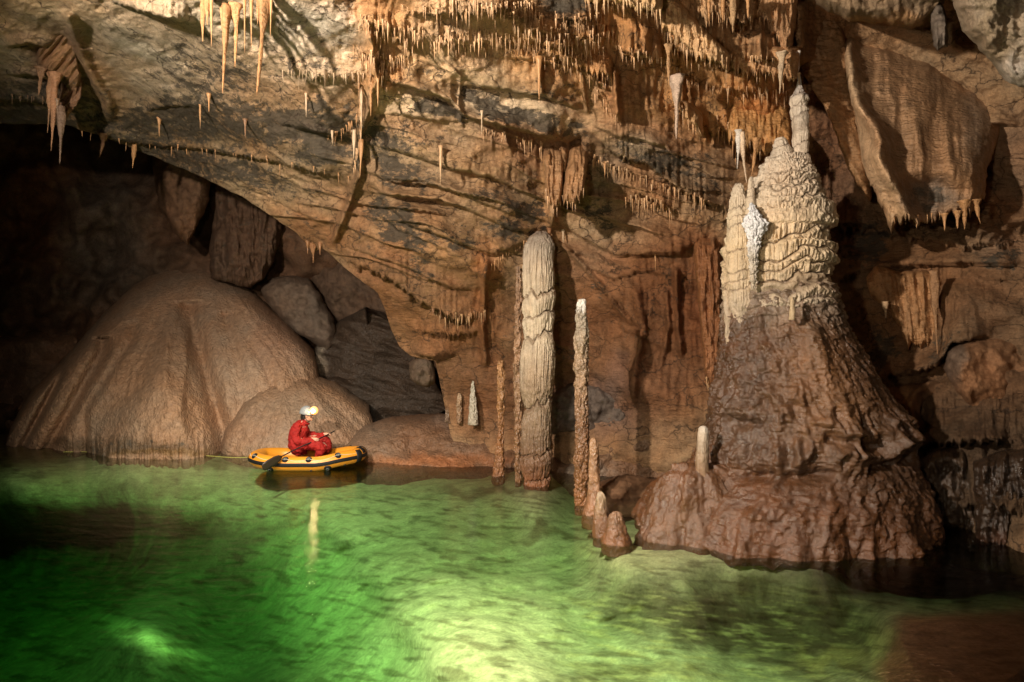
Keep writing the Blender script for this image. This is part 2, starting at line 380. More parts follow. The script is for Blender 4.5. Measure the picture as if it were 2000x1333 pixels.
LED = [
 ([(150, 262), (290, 284), (390, 292), (500, 310), (600, 332), (684, 352)], 0.22, 30, 8, 7),
 ([(270, 222), (330, 208), (400, 208)], 0.15, 20, 3, 9), ([(520, 236), (600, 256), (650, 268), (700, 262)], 0.25, 40), ([(560, 232), (620, 262), (680, 300)], 0.1, 25),
 ([(0, 92), (60, 88), (130, 100)], 0.25, 30), ([(0, 148), (60, 150), (120, 160)], 0.2, 22), ([(-60, 198), (40, 196), (120, 206), (190, 232)], 0.22, 22, 7, 8),
 ([(205, -5), (270, 22), (330, 40), (395, 52)], 0.45, 30, 6, 12), ([(530, 135), (600, 152), (720, 158)], 0.12, 40, 8, 7),
 ([(540, 335), (620, 362), (680, 400)], 0.08, 16), ([(480, 322), (560, 350), (668, 424)], 0.07, 18), ([(560, 400), (620, 432), (660, 440)], 0.06, 14), ([(420, 345), (520, 384), (600, 425), (650, 450)], 0.07, 18),
 ([(740, 158), (800, 172), (880, 198), (905, 228), (960, 243), (1010, 255), (1060, 268), (1110, 280), (1142, 262)], 0.50, 34),
 ([(870, 160), (960, 176), (1060, 190), (1120, 210), (1160, 232)], 0.22, 40),
 ([(820, 118), (870, 140), (925, 165)], 0.10, 22), ([(960, 108), (1060, 122), (1140, 140)], 0.12, 20), ([(700, 222), (790, 226), (860, 238), (930, 236)], 0.10, 20),
 ([(712, 280), (790, 300), (870, 330), (960, 348), (1010, 372), (1080, 402)], 0.24, 34),
 ([(700, 330), (760, 350), (830, 355), (880, 372), (950, 402), (1030, 432)], 0.16, 22), ([(700, 352), (760, 385), (860, 392), (905, 408), (960, 432), (1000, 452), (1065, 446)], 0.22, 26),
 ([(740, 390), (800, 442), (870, 466), (910, 482), (960, 498), (1045, 470)], 0.24, 30), ([(700, 395), (780, 450), (850, 480), (900, 505), (960, 520)], 0.10, 18),
 ([(652, 470), (720, 500), (800, 525), (870, 562), (930, 568), (960, 540)], 0.15, 26), ([(660, 500), (760, 545), (840, 600), (900, 628), (955, 612)], 0.25, 40, 14, 12),
 ([(800, 640), (860, 655), (930, 650), (960, 625)], 0.18, 20, 12, 9), ([(790, 690), (850, 702), (900, 690)], 0.25, 30),
 ([(930, 232), (990, 262), (1050, 285)], 0.14, 18, 8, 9),
 ([(1145, 240), (1200, 268), (1240, 272), (1300, 290), (1352, 345)], 0.25, 30), ([(1145, 255), (1200, 302), (1262, 322), (1330, 372), (1395, 402), (1440, 410)], 0.34, 26, 12, 9),
 ([(1220, 360), (1290, 400), (1330, 415)], 0.15, 30, 22, 9), ([(1300, 300), (1360, 330), (1430, 362), (1450, 372)], 0.15, 16),
 ([(1100, 402), (1140, 408), (1200, 436), (1262, 452), (1330, 470)], 0.16, 24), ([(1080, 425), (1140, 470), (1200, 500), (1330, 495), (1400, 450)], 0.24, 28),
 ([(1090, 470), (1140, 520), (1200, 545), (1300, 520)], 0.12, 18), ([(1150, 540), (1210, 592), (1240, 632), (1290, 660)], 0.12, 20), ([(1080, 590), (1120, 600), (1170, 640)], 0.1, 14),
 ([(1200, 640), (1260, 660), (1310, 690)], 0.16, 20), ([(1050, 660), (1120, 690), (1200, 700)], 0.1, 30),
 # the orange dripstone masses along the top, tier over tier
 ([(700, 40), (760, 55), (800, 95), (830, 90)], 0.20, 30, 22, 14), ([(690, 95), (730, 110), (790, 128)], 0.16, 26, 34, 9), ([(700, 140), (740, 150), (800, 170)], 0.12, 26, 30, 9),
 ([(780, 20), (860, 30), (960, 22), (1040, 10)], 0.25, 26, 18, 14), ([(820, 80), (900, 88), (980, 85), (1040, 92)], 0.12, 40, 20, 18),
 ([(920, 10), (1000, 30), (1060, 35)], 0.2, 20, 16, 10), ([(1000, 52), (1060, 62), (1110, 68)], 0.22, 16, 14, 12), ([(1010, 75), (1070, 88), (1150, 92)], 0.22, 16, 18, 12), ([(1040, 95), (1100, 112), (1180, 125)], 0.22, 16, 20, 11),
 ([(1080, 30), (1120, 40), (1180, 36)], 0.25, 16, 10, 12), ([(1120, 68), (1170, 76), (1200, 72)], 0.2, 14, 18, 10),
 ([(1140, -4), (1200, 6), (1250, 10), (1300, 22)], 0.45, 24, 10, 12), ([(1195, 98), (1240, 108), (1300, 112)], 0.55, 60, 10, 11),
 ([(1130, 140), (1180, 170), (1200, 180)], 0.15, 20, 14, 9), ([(1280, 22), (1330, 60), (1370, 92), (1400, 110), (1440, 125)], 0.5, 36, 18, 12), ([(1290, 70), (1340, 100), (1400, 120), (1470, 120), (1560, 118)], 0.5, 34, 22, 12),
 ([(1360, 15), (1400, 25), (1450, 45), (1500, 20)], 0.3, 60, 30, 20), ([(1440, 100), (1500, 130), (1560, 140)], 0.35, 40, 20, 11),
 ([(1300, 190), (1340, 230), (1370, 262), (1385, 252)], 0.25, 60, 16, 13), ([(1370, 250), (1420, 262), (1470, 290), (1560, 300)], 0.35, 90, 36, 14), ([(1330, 150), (1400, 172), (1480, 180), (1550, 175)], 0.12, 40, 14, 12),
 ([(1400, 440), (1440, 420)], 0.1, 20), ([(1600, 440), (1700, 445), (1800, 470), (1900, 480), (2000, 470)], 0.20, 40, 16, 18), ([(1620, 560), (1680, 530), (1780, 520), (1880, 515), (2000, 520)], 0.3, 30),
 ([(1680, 742), (1760, 735), (1830, 715), (1860, 672), (1950, 655)], 0.4, 40, 6, 20), ([(1880, 540), (1950, 548), (2010, 552)], 0.14, 18), ([(1740, 880), (1820, 868), (1920, 860), (2000, 862)], 0.35, 70, 14, 20),
 ([(1560, 420), (1640, 435), (1720, 440)], 0.2, 20), ([(1840, 250), (1960, 244), (2010, 250)], 0.3, 30), ([(1780, 1010), (1850, 990), (1940, 985), (2010, 1000)], 0.3, 60, 18, 22),
]
RIB = [
 ([(722, 60), (735, 150), (720, 215), (704, 262), (700, 342), (680, 402), (662, 442), (648, 482)], 0.22, 9), ([(950, 505), (945, 580), (942, 640), (950, 720)], 0.20, 9), ([(985, 240), (990, 280), (1000, 300)], 0.1, 7),
 ([(1070, 290), (1076, 340), (1080, 400), (1078, 450)], 0.30, 12), ([(1100, 280), (1104, 330), (1100, 380)], 0.2, 9), ([(1145, 270), (1140, 320), (1145, 380)], 0.14, 10),
 ([(1090, 470), (1150, 530), (1175, 560), (1205, 600), (1240, 640)], 0.16, 7), ([(1200, 130), (1202, 190), (1208, 240)], 0.35, 9), ([(1560, 0), (1562, 60), (1570, 130)], 0.4, 26),
 ([(1320, 520), (1322, 600), (1330, 700)], 0.2, 8), ([(1365, 470), (1372, 560), (1390, 700), (1400, 760)], 0.25, 9), ([(1392, 460), (1400, 560), (1405, 660)], 0.25, 9), ([(1300, 560), (1306, 640), (1290, 720)], 0.14, 7), ([(1240, 560), (1255, 640), (1240, 720), (1235, 790)], 0.18, 12),
 ([(130, 20), (150, 90), (175, 140), (205, 190), (215, 240)], 0.25, 18), ([(860, 110), (900, 150), (895, 200), (905, 260)], 0.05, 4), ([(1050, 110), (1054, 150), (1058, 190)], 0.12, 6), ([(1130, 85), (1140, 180), (1148, 225)], 0.10, 4),
]
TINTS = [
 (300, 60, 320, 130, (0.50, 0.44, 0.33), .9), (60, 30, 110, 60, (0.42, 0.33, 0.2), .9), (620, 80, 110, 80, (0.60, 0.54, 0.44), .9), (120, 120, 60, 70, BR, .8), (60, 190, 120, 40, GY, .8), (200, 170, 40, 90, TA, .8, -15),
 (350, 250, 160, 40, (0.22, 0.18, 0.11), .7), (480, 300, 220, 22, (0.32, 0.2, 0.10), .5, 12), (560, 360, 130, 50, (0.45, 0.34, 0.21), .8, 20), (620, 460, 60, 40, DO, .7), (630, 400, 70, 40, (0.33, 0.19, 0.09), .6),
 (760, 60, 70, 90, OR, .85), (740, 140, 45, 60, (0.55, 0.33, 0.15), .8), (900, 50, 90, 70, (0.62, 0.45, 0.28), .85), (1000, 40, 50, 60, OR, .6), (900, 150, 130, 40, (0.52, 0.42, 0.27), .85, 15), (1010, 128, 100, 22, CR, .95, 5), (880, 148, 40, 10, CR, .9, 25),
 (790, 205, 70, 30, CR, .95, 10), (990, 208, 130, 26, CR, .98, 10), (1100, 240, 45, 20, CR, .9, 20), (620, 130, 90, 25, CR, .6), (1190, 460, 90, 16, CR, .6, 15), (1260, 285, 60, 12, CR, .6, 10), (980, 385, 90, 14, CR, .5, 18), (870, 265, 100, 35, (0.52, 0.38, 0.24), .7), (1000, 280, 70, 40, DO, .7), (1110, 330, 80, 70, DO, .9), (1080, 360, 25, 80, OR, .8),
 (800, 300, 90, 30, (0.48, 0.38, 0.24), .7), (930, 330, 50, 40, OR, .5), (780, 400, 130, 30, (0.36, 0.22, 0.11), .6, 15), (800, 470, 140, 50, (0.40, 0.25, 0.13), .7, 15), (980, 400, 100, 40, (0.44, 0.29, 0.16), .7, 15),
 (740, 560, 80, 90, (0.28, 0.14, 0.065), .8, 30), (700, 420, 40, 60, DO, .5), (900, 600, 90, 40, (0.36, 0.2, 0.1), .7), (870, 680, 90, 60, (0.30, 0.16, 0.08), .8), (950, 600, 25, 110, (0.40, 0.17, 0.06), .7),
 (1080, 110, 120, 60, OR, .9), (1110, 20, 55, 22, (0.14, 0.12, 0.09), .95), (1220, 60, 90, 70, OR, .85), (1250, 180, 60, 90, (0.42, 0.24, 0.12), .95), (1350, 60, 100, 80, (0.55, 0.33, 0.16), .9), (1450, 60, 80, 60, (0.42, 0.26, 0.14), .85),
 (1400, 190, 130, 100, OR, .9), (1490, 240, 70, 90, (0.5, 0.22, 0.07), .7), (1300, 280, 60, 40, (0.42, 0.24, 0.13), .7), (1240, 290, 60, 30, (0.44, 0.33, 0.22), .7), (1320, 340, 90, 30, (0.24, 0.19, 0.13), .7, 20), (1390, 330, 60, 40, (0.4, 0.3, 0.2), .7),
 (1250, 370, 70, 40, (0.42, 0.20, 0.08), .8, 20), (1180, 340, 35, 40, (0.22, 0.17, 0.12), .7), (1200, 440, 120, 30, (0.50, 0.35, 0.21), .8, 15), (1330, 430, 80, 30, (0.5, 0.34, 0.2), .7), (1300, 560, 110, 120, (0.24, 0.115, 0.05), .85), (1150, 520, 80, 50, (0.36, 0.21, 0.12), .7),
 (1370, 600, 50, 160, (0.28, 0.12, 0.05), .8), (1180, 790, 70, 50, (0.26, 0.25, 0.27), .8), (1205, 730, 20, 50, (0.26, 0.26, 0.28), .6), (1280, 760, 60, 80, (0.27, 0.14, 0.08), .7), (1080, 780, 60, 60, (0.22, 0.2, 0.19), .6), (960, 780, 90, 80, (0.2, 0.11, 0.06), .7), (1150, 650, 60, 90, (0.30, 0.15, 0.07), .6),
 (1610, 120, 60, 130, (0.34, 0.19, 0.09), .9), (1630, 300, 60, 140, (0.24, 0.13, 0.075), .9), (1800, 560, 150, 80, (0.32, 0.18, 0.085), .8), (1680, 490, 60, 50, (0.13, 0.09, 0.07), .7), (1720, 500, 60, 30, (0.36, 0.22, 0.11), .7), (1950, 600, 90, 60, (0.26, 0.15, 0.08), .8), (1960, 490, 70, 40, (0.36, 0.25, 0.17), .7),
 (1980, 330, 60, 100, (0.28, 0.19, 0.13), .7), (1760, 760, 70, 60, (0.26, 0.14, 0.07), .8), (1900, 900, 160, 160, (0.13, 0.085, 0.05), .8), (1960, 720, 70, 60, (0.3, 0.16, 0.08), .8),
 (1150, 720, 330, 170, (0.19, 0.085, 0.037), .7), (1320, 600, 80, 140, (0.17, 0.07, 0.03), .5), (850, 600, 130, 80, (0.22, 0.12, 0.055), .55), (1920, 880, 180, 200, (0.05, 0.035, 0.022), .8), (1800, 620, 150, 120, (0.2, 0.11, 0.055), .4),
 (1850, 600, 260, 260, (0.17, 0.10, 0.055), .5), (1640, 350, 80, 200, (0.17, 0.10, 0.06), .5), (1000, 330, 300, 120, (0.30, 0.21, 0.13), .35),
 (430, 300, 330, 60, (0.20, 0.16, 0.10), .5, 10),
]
PATS = [
 (340, 110, 60, 60, .45, .8), (420, 140, 90, 50, .6, .9), (660, 100, 60, 50, .5, .8), (590, 130, 90, 30, .5, .8), (300, 250, 160, 40, .7, .9), (480, 240, 200, 50, .75, .9, 8), (620, 240, 90, 35, .95, .9), (430, 330, 180, 30, .75, .9, 14),
 (570, 400, 80, 35, .45, .7, 20), (640, 300, 60, 30, .8, .9), (80, 190, 140, 40, .7, .8), (20, 230, 120, 20, .9, .9), (560, 20, 40, 50, .4, .8), (820, 120, 90, 45, .55, .9, 20), (1080, 175, 60, 25, .55, .9), (870, 130, 40, 40, .3, .6),
 (940, 195, 50, 18, .85, .9, 15), (1040, 240, 100, 22, .95, .95, 12), (1110, 262, 40, 18, 1.0, .9), (860, 215, 50, 16, .9, .9, 20), (760, 270, 60, 30, .7, .9), (850, 285, 60, 22, .5, .8), (770, 325, 60, 22, .75, .9, 15), (870, 300, 60, 25, .3, .6),
 (800, 360, 70, 18, .6, .9), (1030, 410, 50, 22, .9, .9, 20), (960, 385, 60, 18, .6, .9, 15), (780, 440, 70, 35, .85, .9, 35), (900, 470, 50, 22, .7, .9, 15), (1010, 460, 60, 16, .7, .9), (860, 450, 60, 20, .5, .8), (980, 440, 40, 14, .8, .9), (820, 520, 40, 22, .65, .8, 20), (720, 470, 50, 25, .45, .8, 20),
 (870, 640, 60, 30, .6, .8), (990, 640, 40, 40, .5, .7), (1290, 320, 80, 28, .85, .9, 22), (1170, 400, 30, 30, .8, .9), (1180, 440, 30, 14, .6, .8), (1340, 350, 80, 18, .8, .9, 25), (1250, 290, 50, 16, .6, .9), (1370, 300, 40, 25, .7, .8), (1110, 10, 60, 25, .9, 1), (1245, 212, 12, 40, .6, .8),
 (1150, 560, 30, 20, .6, .8), (1250, 640, 60, 40, .7, .8), (1100, 700, 50, 40, .5, .7), (1690, 480, 50, 50, .9, .9), (1720, 690, 30, 40, .9, .8), (1850, 680, 40, 50, .7, .8), (1900, 920, 180, 120, .6, .8), (1960, 505, 60, 12, .9, .8), (770, 130, 30, 40, .5, .7),
]
FLUTE = [(760, 60, 60, 90, 1, 1), (740, 150, 40, 60, 1, 1), (940, 50, 120, 60, .9, 1), (1100, 100, 110, 60, 1, 1), (1240, 60, 110, 80, 1, 1), (1250, 200, 60, 80, .8, 1), (1430, 130, 150, 160, 1, 1), (1010, 285, 60, 40, 1, 1), (1110, 330, 90, 70, 1, 1), (1280, 390, 90, 50, 1, 1), (1370, 600, 70, 200, 1, 1),
         (1300, 620, 100, 160, .7, 1), (900, 640, 90, 40, .8, 1), (950, 600, 30, 120, 1, 1), (1620, 250, 90, 250, .7, 1), (1800, 580, 120, 80, .7, 1), (1900, 920, 180, 140, 1, 1), (940, 330, 60, 40, .6, 1)]
SHELF = [(850, 400, 260, 150, 1, 1), (1200, 450, 170, 90, .8, 1), (560, 380, 160, 70, .7, 1, 20), (1330, 330, 120, 60, .6, 1)]
def chamber():
    xs = np.arange(-400, 2404, 2.6); nx = len(xs)
    yb = np.interp(xs, *np.array(SIL).T); yb = yb+3.5*fbm(xs/26, 0*xs, 5.5, 4)
    nv = 460
    v = np.linspace(0, 1, nv)[:, None]
    px = np.repeat(xs[None], nv, 0); y0 = -330.0
    ysp = (np.minimum(470, yb-40))[None]; py = np.where(v < .74, y0+(ysp-y0)*(v/.74)**.92, ysp+(yb[None]-ysp)*(v-.74)/.26)
    d = rbf(DEPTH, px, py)
    fl = spl(px, py, FLUTE, [0.0])[..., 0]; sh = spl(px, py, SHELF, [0.0])[..., 0]
    # broad swells and dents
    d -= 0.55*fbm((px-py*.5)/260, (py-px*.28)/110, 1.0, 2)+0.13*fbm(px/70, py/45+px/160, 2.0, 3)
    # thin dipping shelves
    q = (py-0.30*px+60*fbm(px/340, py/180, 4.0, 2))/38.0
    q = q+0.5*fbm(px/170, py/80, 6.0, 2); fr = q-np.floor(q); cell = np.floor(q)
    am = sstep(-0.35, 0.15, fbm(px/190, cell*1.7, 2.5, 2))
    d -= 0.34*sh*am*fr**2.2*(1-sstep(0.93, 1.0, fr))
    q2 = (py-0.12*px+30*fbm(px/120, py/60, 14.0, 3))/13.0; fr2 = q2-np.floor(q2)
    d -= 0.007*(1-fl)*fr2*sstep(0, 0.4, fbm(px/70, py/40, 9.0, 2))
    # dripstone flutes
    w = px+7*fbm(px/40, py/60, 7.0, 3)
    d -= fl*(0.10*ridged(w/15, py/90, 3.0, 2)+0.10*fbm(w/34, py/60, 1.5, 3))
    d -= ledges(px, py, LED)+ribs(px, py, RIB)
    d -= 0.05*fbm(px/22, py/16, 0.5, 4)+0.05*ridged(px/60+py/90, (py-.25*px)/26, 3.0, 3)*(1-fl)+0.016*fbm(px/7, py/6, 3.5, 2)
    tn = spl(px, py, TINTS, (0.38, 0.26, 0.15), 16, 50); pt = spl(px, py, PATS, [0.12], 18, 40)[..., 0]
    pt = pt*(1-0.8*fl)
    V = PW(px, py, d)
    # the free edge at the lower left rolls under and runs back into the dark
    rows = []; trow = []; prow = []
    lp, ly, ld = px[-1], py[-1], d[-1]
    left = 1-sstep(860, 960, lp)
    for k, (dd, dy) in enumerate([(0.05, 1.5), (0.18, 1), (0.5, -2), (1.2, -9), (2.5, -22), (5.0, -45)]):
        rows.append(PW(lp, ly+dy*left+(1-left)*2*k, ld+dd)); trow.append(tn[-1]*0.8); prow.append(pt[-1])
    V = np.concatenate([V, np.array(rows)]); tn = np.concatenate([tn, np.array(trow)]); pt = np.concatenate([pt, np.array(prow)])
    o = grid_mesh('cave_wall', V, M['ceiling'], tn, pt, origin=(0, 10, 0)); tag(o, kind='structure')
    return xs, py, d
_cx, _cpy, _cd = chamber()
def cdep(px, py):
    i = int(np.clip(round((px-_cx[0])/2.6), 0, len(_cx)-1))
    return float(_cd[min(int(np.searchsorted(_cpy[:, i], py)), len(_cd)-1), i])
# ------------------------------------------------------------------ the dark chamber behind
def back():
    xs = np.arange(-700, 1250, 6.0); ys = np.arange(60, 960, 6.0); px, py = np.meshgrid(xs, ys)
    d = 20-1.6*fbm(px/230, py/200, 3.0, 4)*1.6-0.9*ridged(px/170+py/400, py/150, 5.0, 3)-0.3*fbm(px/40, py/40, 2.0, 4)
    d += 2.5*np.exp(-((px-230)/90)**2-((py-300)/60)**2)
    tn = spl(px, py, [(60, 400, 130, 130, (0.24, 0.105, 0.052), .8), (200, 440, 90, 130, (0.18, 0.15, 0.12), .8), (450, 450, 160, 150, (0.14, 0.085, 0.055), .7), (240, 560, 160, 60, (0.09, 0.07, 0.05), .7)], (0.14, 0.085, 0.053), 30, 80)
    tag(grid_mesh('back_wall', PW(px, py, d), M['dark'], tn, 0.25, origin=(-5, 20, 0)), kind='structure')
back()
PD = lambda y0, d0, y1, d1: (lambda px, py, U, V: np.interp(py, [y0, y1], [d0, d1]))
nz = lambda a, s, k, o=3: (lambda px, py, U, V: a*fbm(px/s, py/s, k, o))
# big flowstone dome, left
def dome_depth(px, py, U, V):
    t = np.clip((885-py)/370, 0, 1)
    return 15.0+3.6*t**1.9+1.3*((px-330)/330)**2*(1-t*0.5)
def dome_disp(px, py, U, V):
    dx = px-385; dy = py-490
    an = np.arctan2(dx, np.maximum(dy, 8)); rr = np.hypot(dx, dy)
    w = an+0.10*fbm(px/90, py/90, 2.0, 3)
    s = sstep(40, 180, rr)
    o = 0.28*fbm(w*3.2, rr/900, 5.0, 2)*s+0.09*fbm(w*14, rr/260, 7.0, 3)*s
    # the raised triangular lobe in the middle, and the gullies beside it
    for (x0, y0, x1, y1, x2, y2, a) in ((330, 640, 430, 890, 165, 890, 0.5), (300, 560, 110, 890, 60, 890, .0), (560, 700, 610, 890, 440, 890, .3)):
        def side(ax, ay, bx, by): return ((bx-ax)*(py-ay)-(by-ay)*(px-ax))/math.hypot(bx-ax, by-ay)
        m = np.minimum(np.minimum(side(x0, y0, x1, y1), side(x1, y1, x2, y2)+999), side(x2, y2, x0, y0))
        m = m+14*fbm(px/40, py/40, 4.0, 3); o = o+a*sstep(-6, 55, m)
    g = lambda a, b, w_, k: k*np.exp(-((px-(a[0]+(b[0]-a[0])*np.clip((py-a[1])/(b[1]-a[1]), 0, 1)))/w_)**2)*(py > a[1]-30)
    o = o-g((370, 620), (445, 880), 20, 0.5)-g((200, 690), (92, 880), 15, 0.4)-g((120, 730), (40, 880), 9, 0.4)-g((260, 660), (165, 800), 11, .15)-g((440, 640), (470, 760), 18, .2)
    rg = sstep(600, 730, py)
    o = o+0.05*rg*fbm(px/12, py/12, 3.0, 3)+0.01*fbm(px/6, py/9, 1.0, 3)
    o = o+0.10*sstep(835, 880, py)*ridged(px/9, py/120, 1.0, 1)*(px > 130)*(px < 400)
    return o
mt = [(300, 700, 400, 300, (0.30, 0.205, 0.14), .3), (430, 560, 130, 60, (0.30, 0.22, 0.16), .6), (300, 780, 120, 110, (0.30, 0.20, 0.125), .6), (480, 700, 60, 80, (0.40, 0.31, 0.23), .5), (120, 780, 70, 90, (0.36, 0.25, 0.165), .5), (230, 875, 150, 16, (0.10, 0.07, 0.04), .85), (400, 886, 200, 8, (0.2, 0.12, 0.04), .6), (550, 650, 60, 60, (0.32, 0.21, 0.15), .7)]
o = patch('flowstone_mound', [(8, 872), (22, 830), (60, 762), (130, 692), (200, 612), (255, 558), (300, 528), (345, 511), (400, 513), (445, 535), (490, 560), (530, 600), (575, 640), (612, 680)],
          [(6, 930), (60, 940), (130, 946), (300, 952), (430, 954), (560, 952), (640, 950)], dome_depth, M['mound'], Rr=[(612, 680), (630, 760), (645, 850), (640, 950)],
          step=2.6, curl=(2.2, 0, .6, .6), cw=(.13, .1, .05, .1), disp=dome_disp, tint=(0.35, 0.24, 0.16), tints=mt, pat=0.05, pats=[(250, 872, 130, 16, .55, .7)], thick=2.5, rag=2)
tag(o, 'huge brown flowstone dome with fluted sides rising from the green pool', 'flowstone')
def m2d(px, py, U, V): return 14.6+1.6*np.clip((890-py)/170, 0, 1)**1.5+0.5*((px-560)/130)**2
def m2s(px, py, U, V):
    an = np.arctan2(px-560, np.maximum(py-700, 8)); rr = np.hypot(px-560, py-700)
    return 0.25*fbm(an*4, rr/400, 3, 3)+0.04*fbm(px/12, py/14, 3.0, 3)+0.02*fbm(px/5, py/9, 1.0, 2)
o = patch('flowstone_mound', [(428, 884), (440, 830), (470, 765), (520, 728), (560, 718), (610, 728), (660, 748), (720, 790)], [(426, 950), (520, 953), (620, 955), (760, 958)], m2d, M['mound'],
          step=2.6, curl=(1.2, 0, .8, .3), cw=(.2, .1, .12, .1), disp=m2s, tint=(0.26, 0.18, 0.12), tints=[(560, 850, 150, 30, (0.28, 0.18, 0.12), .5)], pats=[(640, 870, 40, 20, .3, .8)], thick=1.5, rag=2)
tag(o, 'lower rounded flowstone mound just behind the seated person and raft', 'flowstone')
o = patch('flowstone_bank', [(-400, 600), (-100, 636), (40, 642), (110, 642), (175, 636), (250, 660)], [(-400, 940), (-100, 938), (60, 932), (160, 932), (260, 930)], PD(890, 16.3, 630, 19.5), M['mound'],
          step=5, curl=(1.5, 0, 0, 0), cw=(.12, .1, .1, .1), disp=nz(0.7, 90, 4, 4), tint=(0.22, 0.14, 0.09), tints=[(60, 690, 100, 30, (0.26, 0.17, 0.11), .6)], thick=2)
tag(o, 'dim brown flowstone bank at the far left behind the huge dome', 'flowstone')
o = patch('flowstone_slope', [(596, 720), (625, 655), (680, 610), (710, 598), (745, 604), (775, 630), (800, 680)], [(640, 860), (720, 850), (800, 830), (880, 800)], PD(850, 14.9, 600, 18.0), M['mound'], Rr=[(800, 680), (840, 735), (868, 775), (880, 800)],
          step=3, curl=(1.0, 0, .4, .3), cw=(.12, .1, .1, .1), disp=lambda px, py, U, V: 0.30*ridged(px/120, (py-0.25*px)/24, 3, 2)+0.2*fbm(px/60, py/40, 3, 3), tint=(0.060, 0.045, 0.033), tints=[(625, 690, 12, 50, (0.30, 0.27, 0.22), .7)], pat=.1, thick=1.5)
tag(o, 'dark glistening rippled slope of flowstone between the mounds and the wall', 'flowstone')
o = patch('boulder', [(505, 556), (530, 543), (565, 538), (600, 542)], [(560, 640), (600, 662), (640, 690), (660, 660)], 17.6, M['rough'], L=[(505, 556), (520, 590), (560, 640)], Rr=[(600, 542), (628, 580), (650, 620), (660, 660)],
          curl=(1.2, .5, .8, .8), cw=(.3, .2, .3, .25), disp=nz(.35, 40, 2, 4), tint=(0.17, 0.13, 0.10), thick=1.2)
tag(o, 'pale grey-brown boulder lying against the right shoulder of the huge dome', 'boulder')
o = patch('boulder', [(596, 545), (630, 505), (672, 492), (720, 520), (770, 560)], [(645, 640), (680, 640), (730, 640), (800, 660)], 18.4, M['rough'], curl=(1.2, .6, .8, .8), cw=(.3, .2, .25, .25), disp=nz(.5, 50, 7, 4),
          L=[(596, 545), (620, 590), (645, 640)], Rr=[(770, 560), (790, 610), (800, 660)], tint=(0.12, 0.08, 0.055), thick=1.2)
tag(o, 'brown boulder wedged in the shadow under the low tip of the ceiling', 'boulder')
o = patch('boulder', [(800, 708), (815, 695), (835, 692), (848, 700)], [(800, 740), (815, 752), (835, 758), (850, 750)], 13.6, M['rough'], curl=(.5, .3, .4, .4), cw=(.35, .3, .35, .35), disp=nz(.2, 20, 7, 3), tint=(0.12, 0.085, 0.06), thick=.5, rag=2)
tag(o, 'small blocky rock caught at the foot of the wall above the dark slope', 'boulder')
# pendants hanging in the dark
o = patch('rock_pendant', [(296, 290), (340, 300), (380, 325), (412, 345)], [(335, 445), (350, 468), (368, 480), (384, 440)], 16.3, M['rough'], L=[(296, 290), (300, 350), (312, 405), (335, 445)], Rr=[(412, 345), (408, 390), (395, 425), (384, 440)],
          curl=(0, .8, 1.0, .8), cw=(.1, .25, .35, .3), disp=nz(.4, 50, 3, 4), tint=(0.17, 0.10, 0.06), thick=.9)
tag(o, 'blunt tongue of brown rock hanging in the dark behind the ceiling edge', 'pendant')
o = patch('rock_pillar', [(405, 370), (450, 375), (500, 400), (552, 440)], [(412, 545), (440, 552), (490, 565), (520, 540)], 17.6, M['rough'], L=[(405, 370), (415, 430), (408, 490), (412, 545)], Rr=[(552, 440), (545, 480), (535, 510), (520, 540)],
          curl=(0, .6, .8, .8), cw=(.1, .2, .3, .3), disp=lambda px, py, U, V: 0.55*ridged(px/38, py/150, 3, 3)+.2*fbm(px/20, py/20, 2, 3), tint=(0.12, 0.075, 0.05), pat=.3, thick=1.0)
tag(o, 'broad ribbed rock pillar standing on the crest of the huge dome', 'pillar')
# low bank at the foot of the wall, centre
def bkd(px, py, U, V): return np.interp(px, [640, 860, 1000], [13.6, 13.3, 12.9])+1.5*(1-V)**1.4
o = patch('flowstone_bank', [(640, 905), (665, 862), (710, 828), (770, 812), (850, 806), (910, 815), (960, 826), (1010, 820)], [(640, 975), (720, 972), (860, 975), (960, 988), (1010, 995)], bkd, M['mound'],
          curl=(1.2, 0, .3, 0), cw=(.25, .1, .05, .1), disp=lambda px, py, U, V: .35*fbm(px/90, py/50, 5, 4)+.03*fbm(px/12, py/9, 5, 3), tint=(0.15, 0.09, 0.055), tints=[(800, 905, 200, 16, (0.28, 0.12, 0.05), .7), (700, 850, 60, 40, (0.2, 0.15, 0.11), .6), (900, 830, 60, 15, (0.3, 0.24, 0.2), .5)], thick=1.2)
tag(o, 'low smooth brown bank behind the bow of the raft, under the small white stalagmite', 'flowstone')
def bkd2(px, py, U, V): return 12.15+np.abs(px-1250)/400+.9*(1-V)**1.3
o = patch('flowstone_bank', [(1075, 860), (1110, 885), (1170, 862), (1215, 825), (1262, 800), (1310, 792), (1370, 800), (1430, 830)], [(1075, 998), (1150, 1000), (1250, 1002), (1320, 1005), (1430, 1040)], bkd2, M['mound'],
          curl=(1.4, .0, .3, 0), cw=(.3, .1, .05, .1), disp=lambda px, py, U, V: .4*fbm(px/80, py/50, 9, 4)+.03*fbm(px/12, py/9, 5, 3)+.25*np.exp(-((px-1140)/30-(930-py)/40)**2), tint=(0.17, 0.105, 0.065),
          tints=[(1130, 925, 50, 25, (0.3, 0.28, 0.25), .7), (1330, 880, 40, 50, (0.13, 0.075, 0.04), .8), (1250, 840, 60, 20, (0.30, 0.2, 0.13), .6)], thick=1.2)
tag(o, 'rounded brown bank at the waterline between the tall column and the giant stalagmite', 'flowstone')
o = patch('boulder', [(1075, 770), (1110, 748), (1170, 750), (1215, 772), (1240, 770)], [(1075, 850), (1120, 845), (1180, 842), (1240, 830)], 12.9, M['rough'], curl=(.6, .5, .3, .5), cw=(.3, .3, .2, .3), disp=nz(.4, 36, 11, 4), tint=(0.13, 0.105, 0.09), thick=.5)
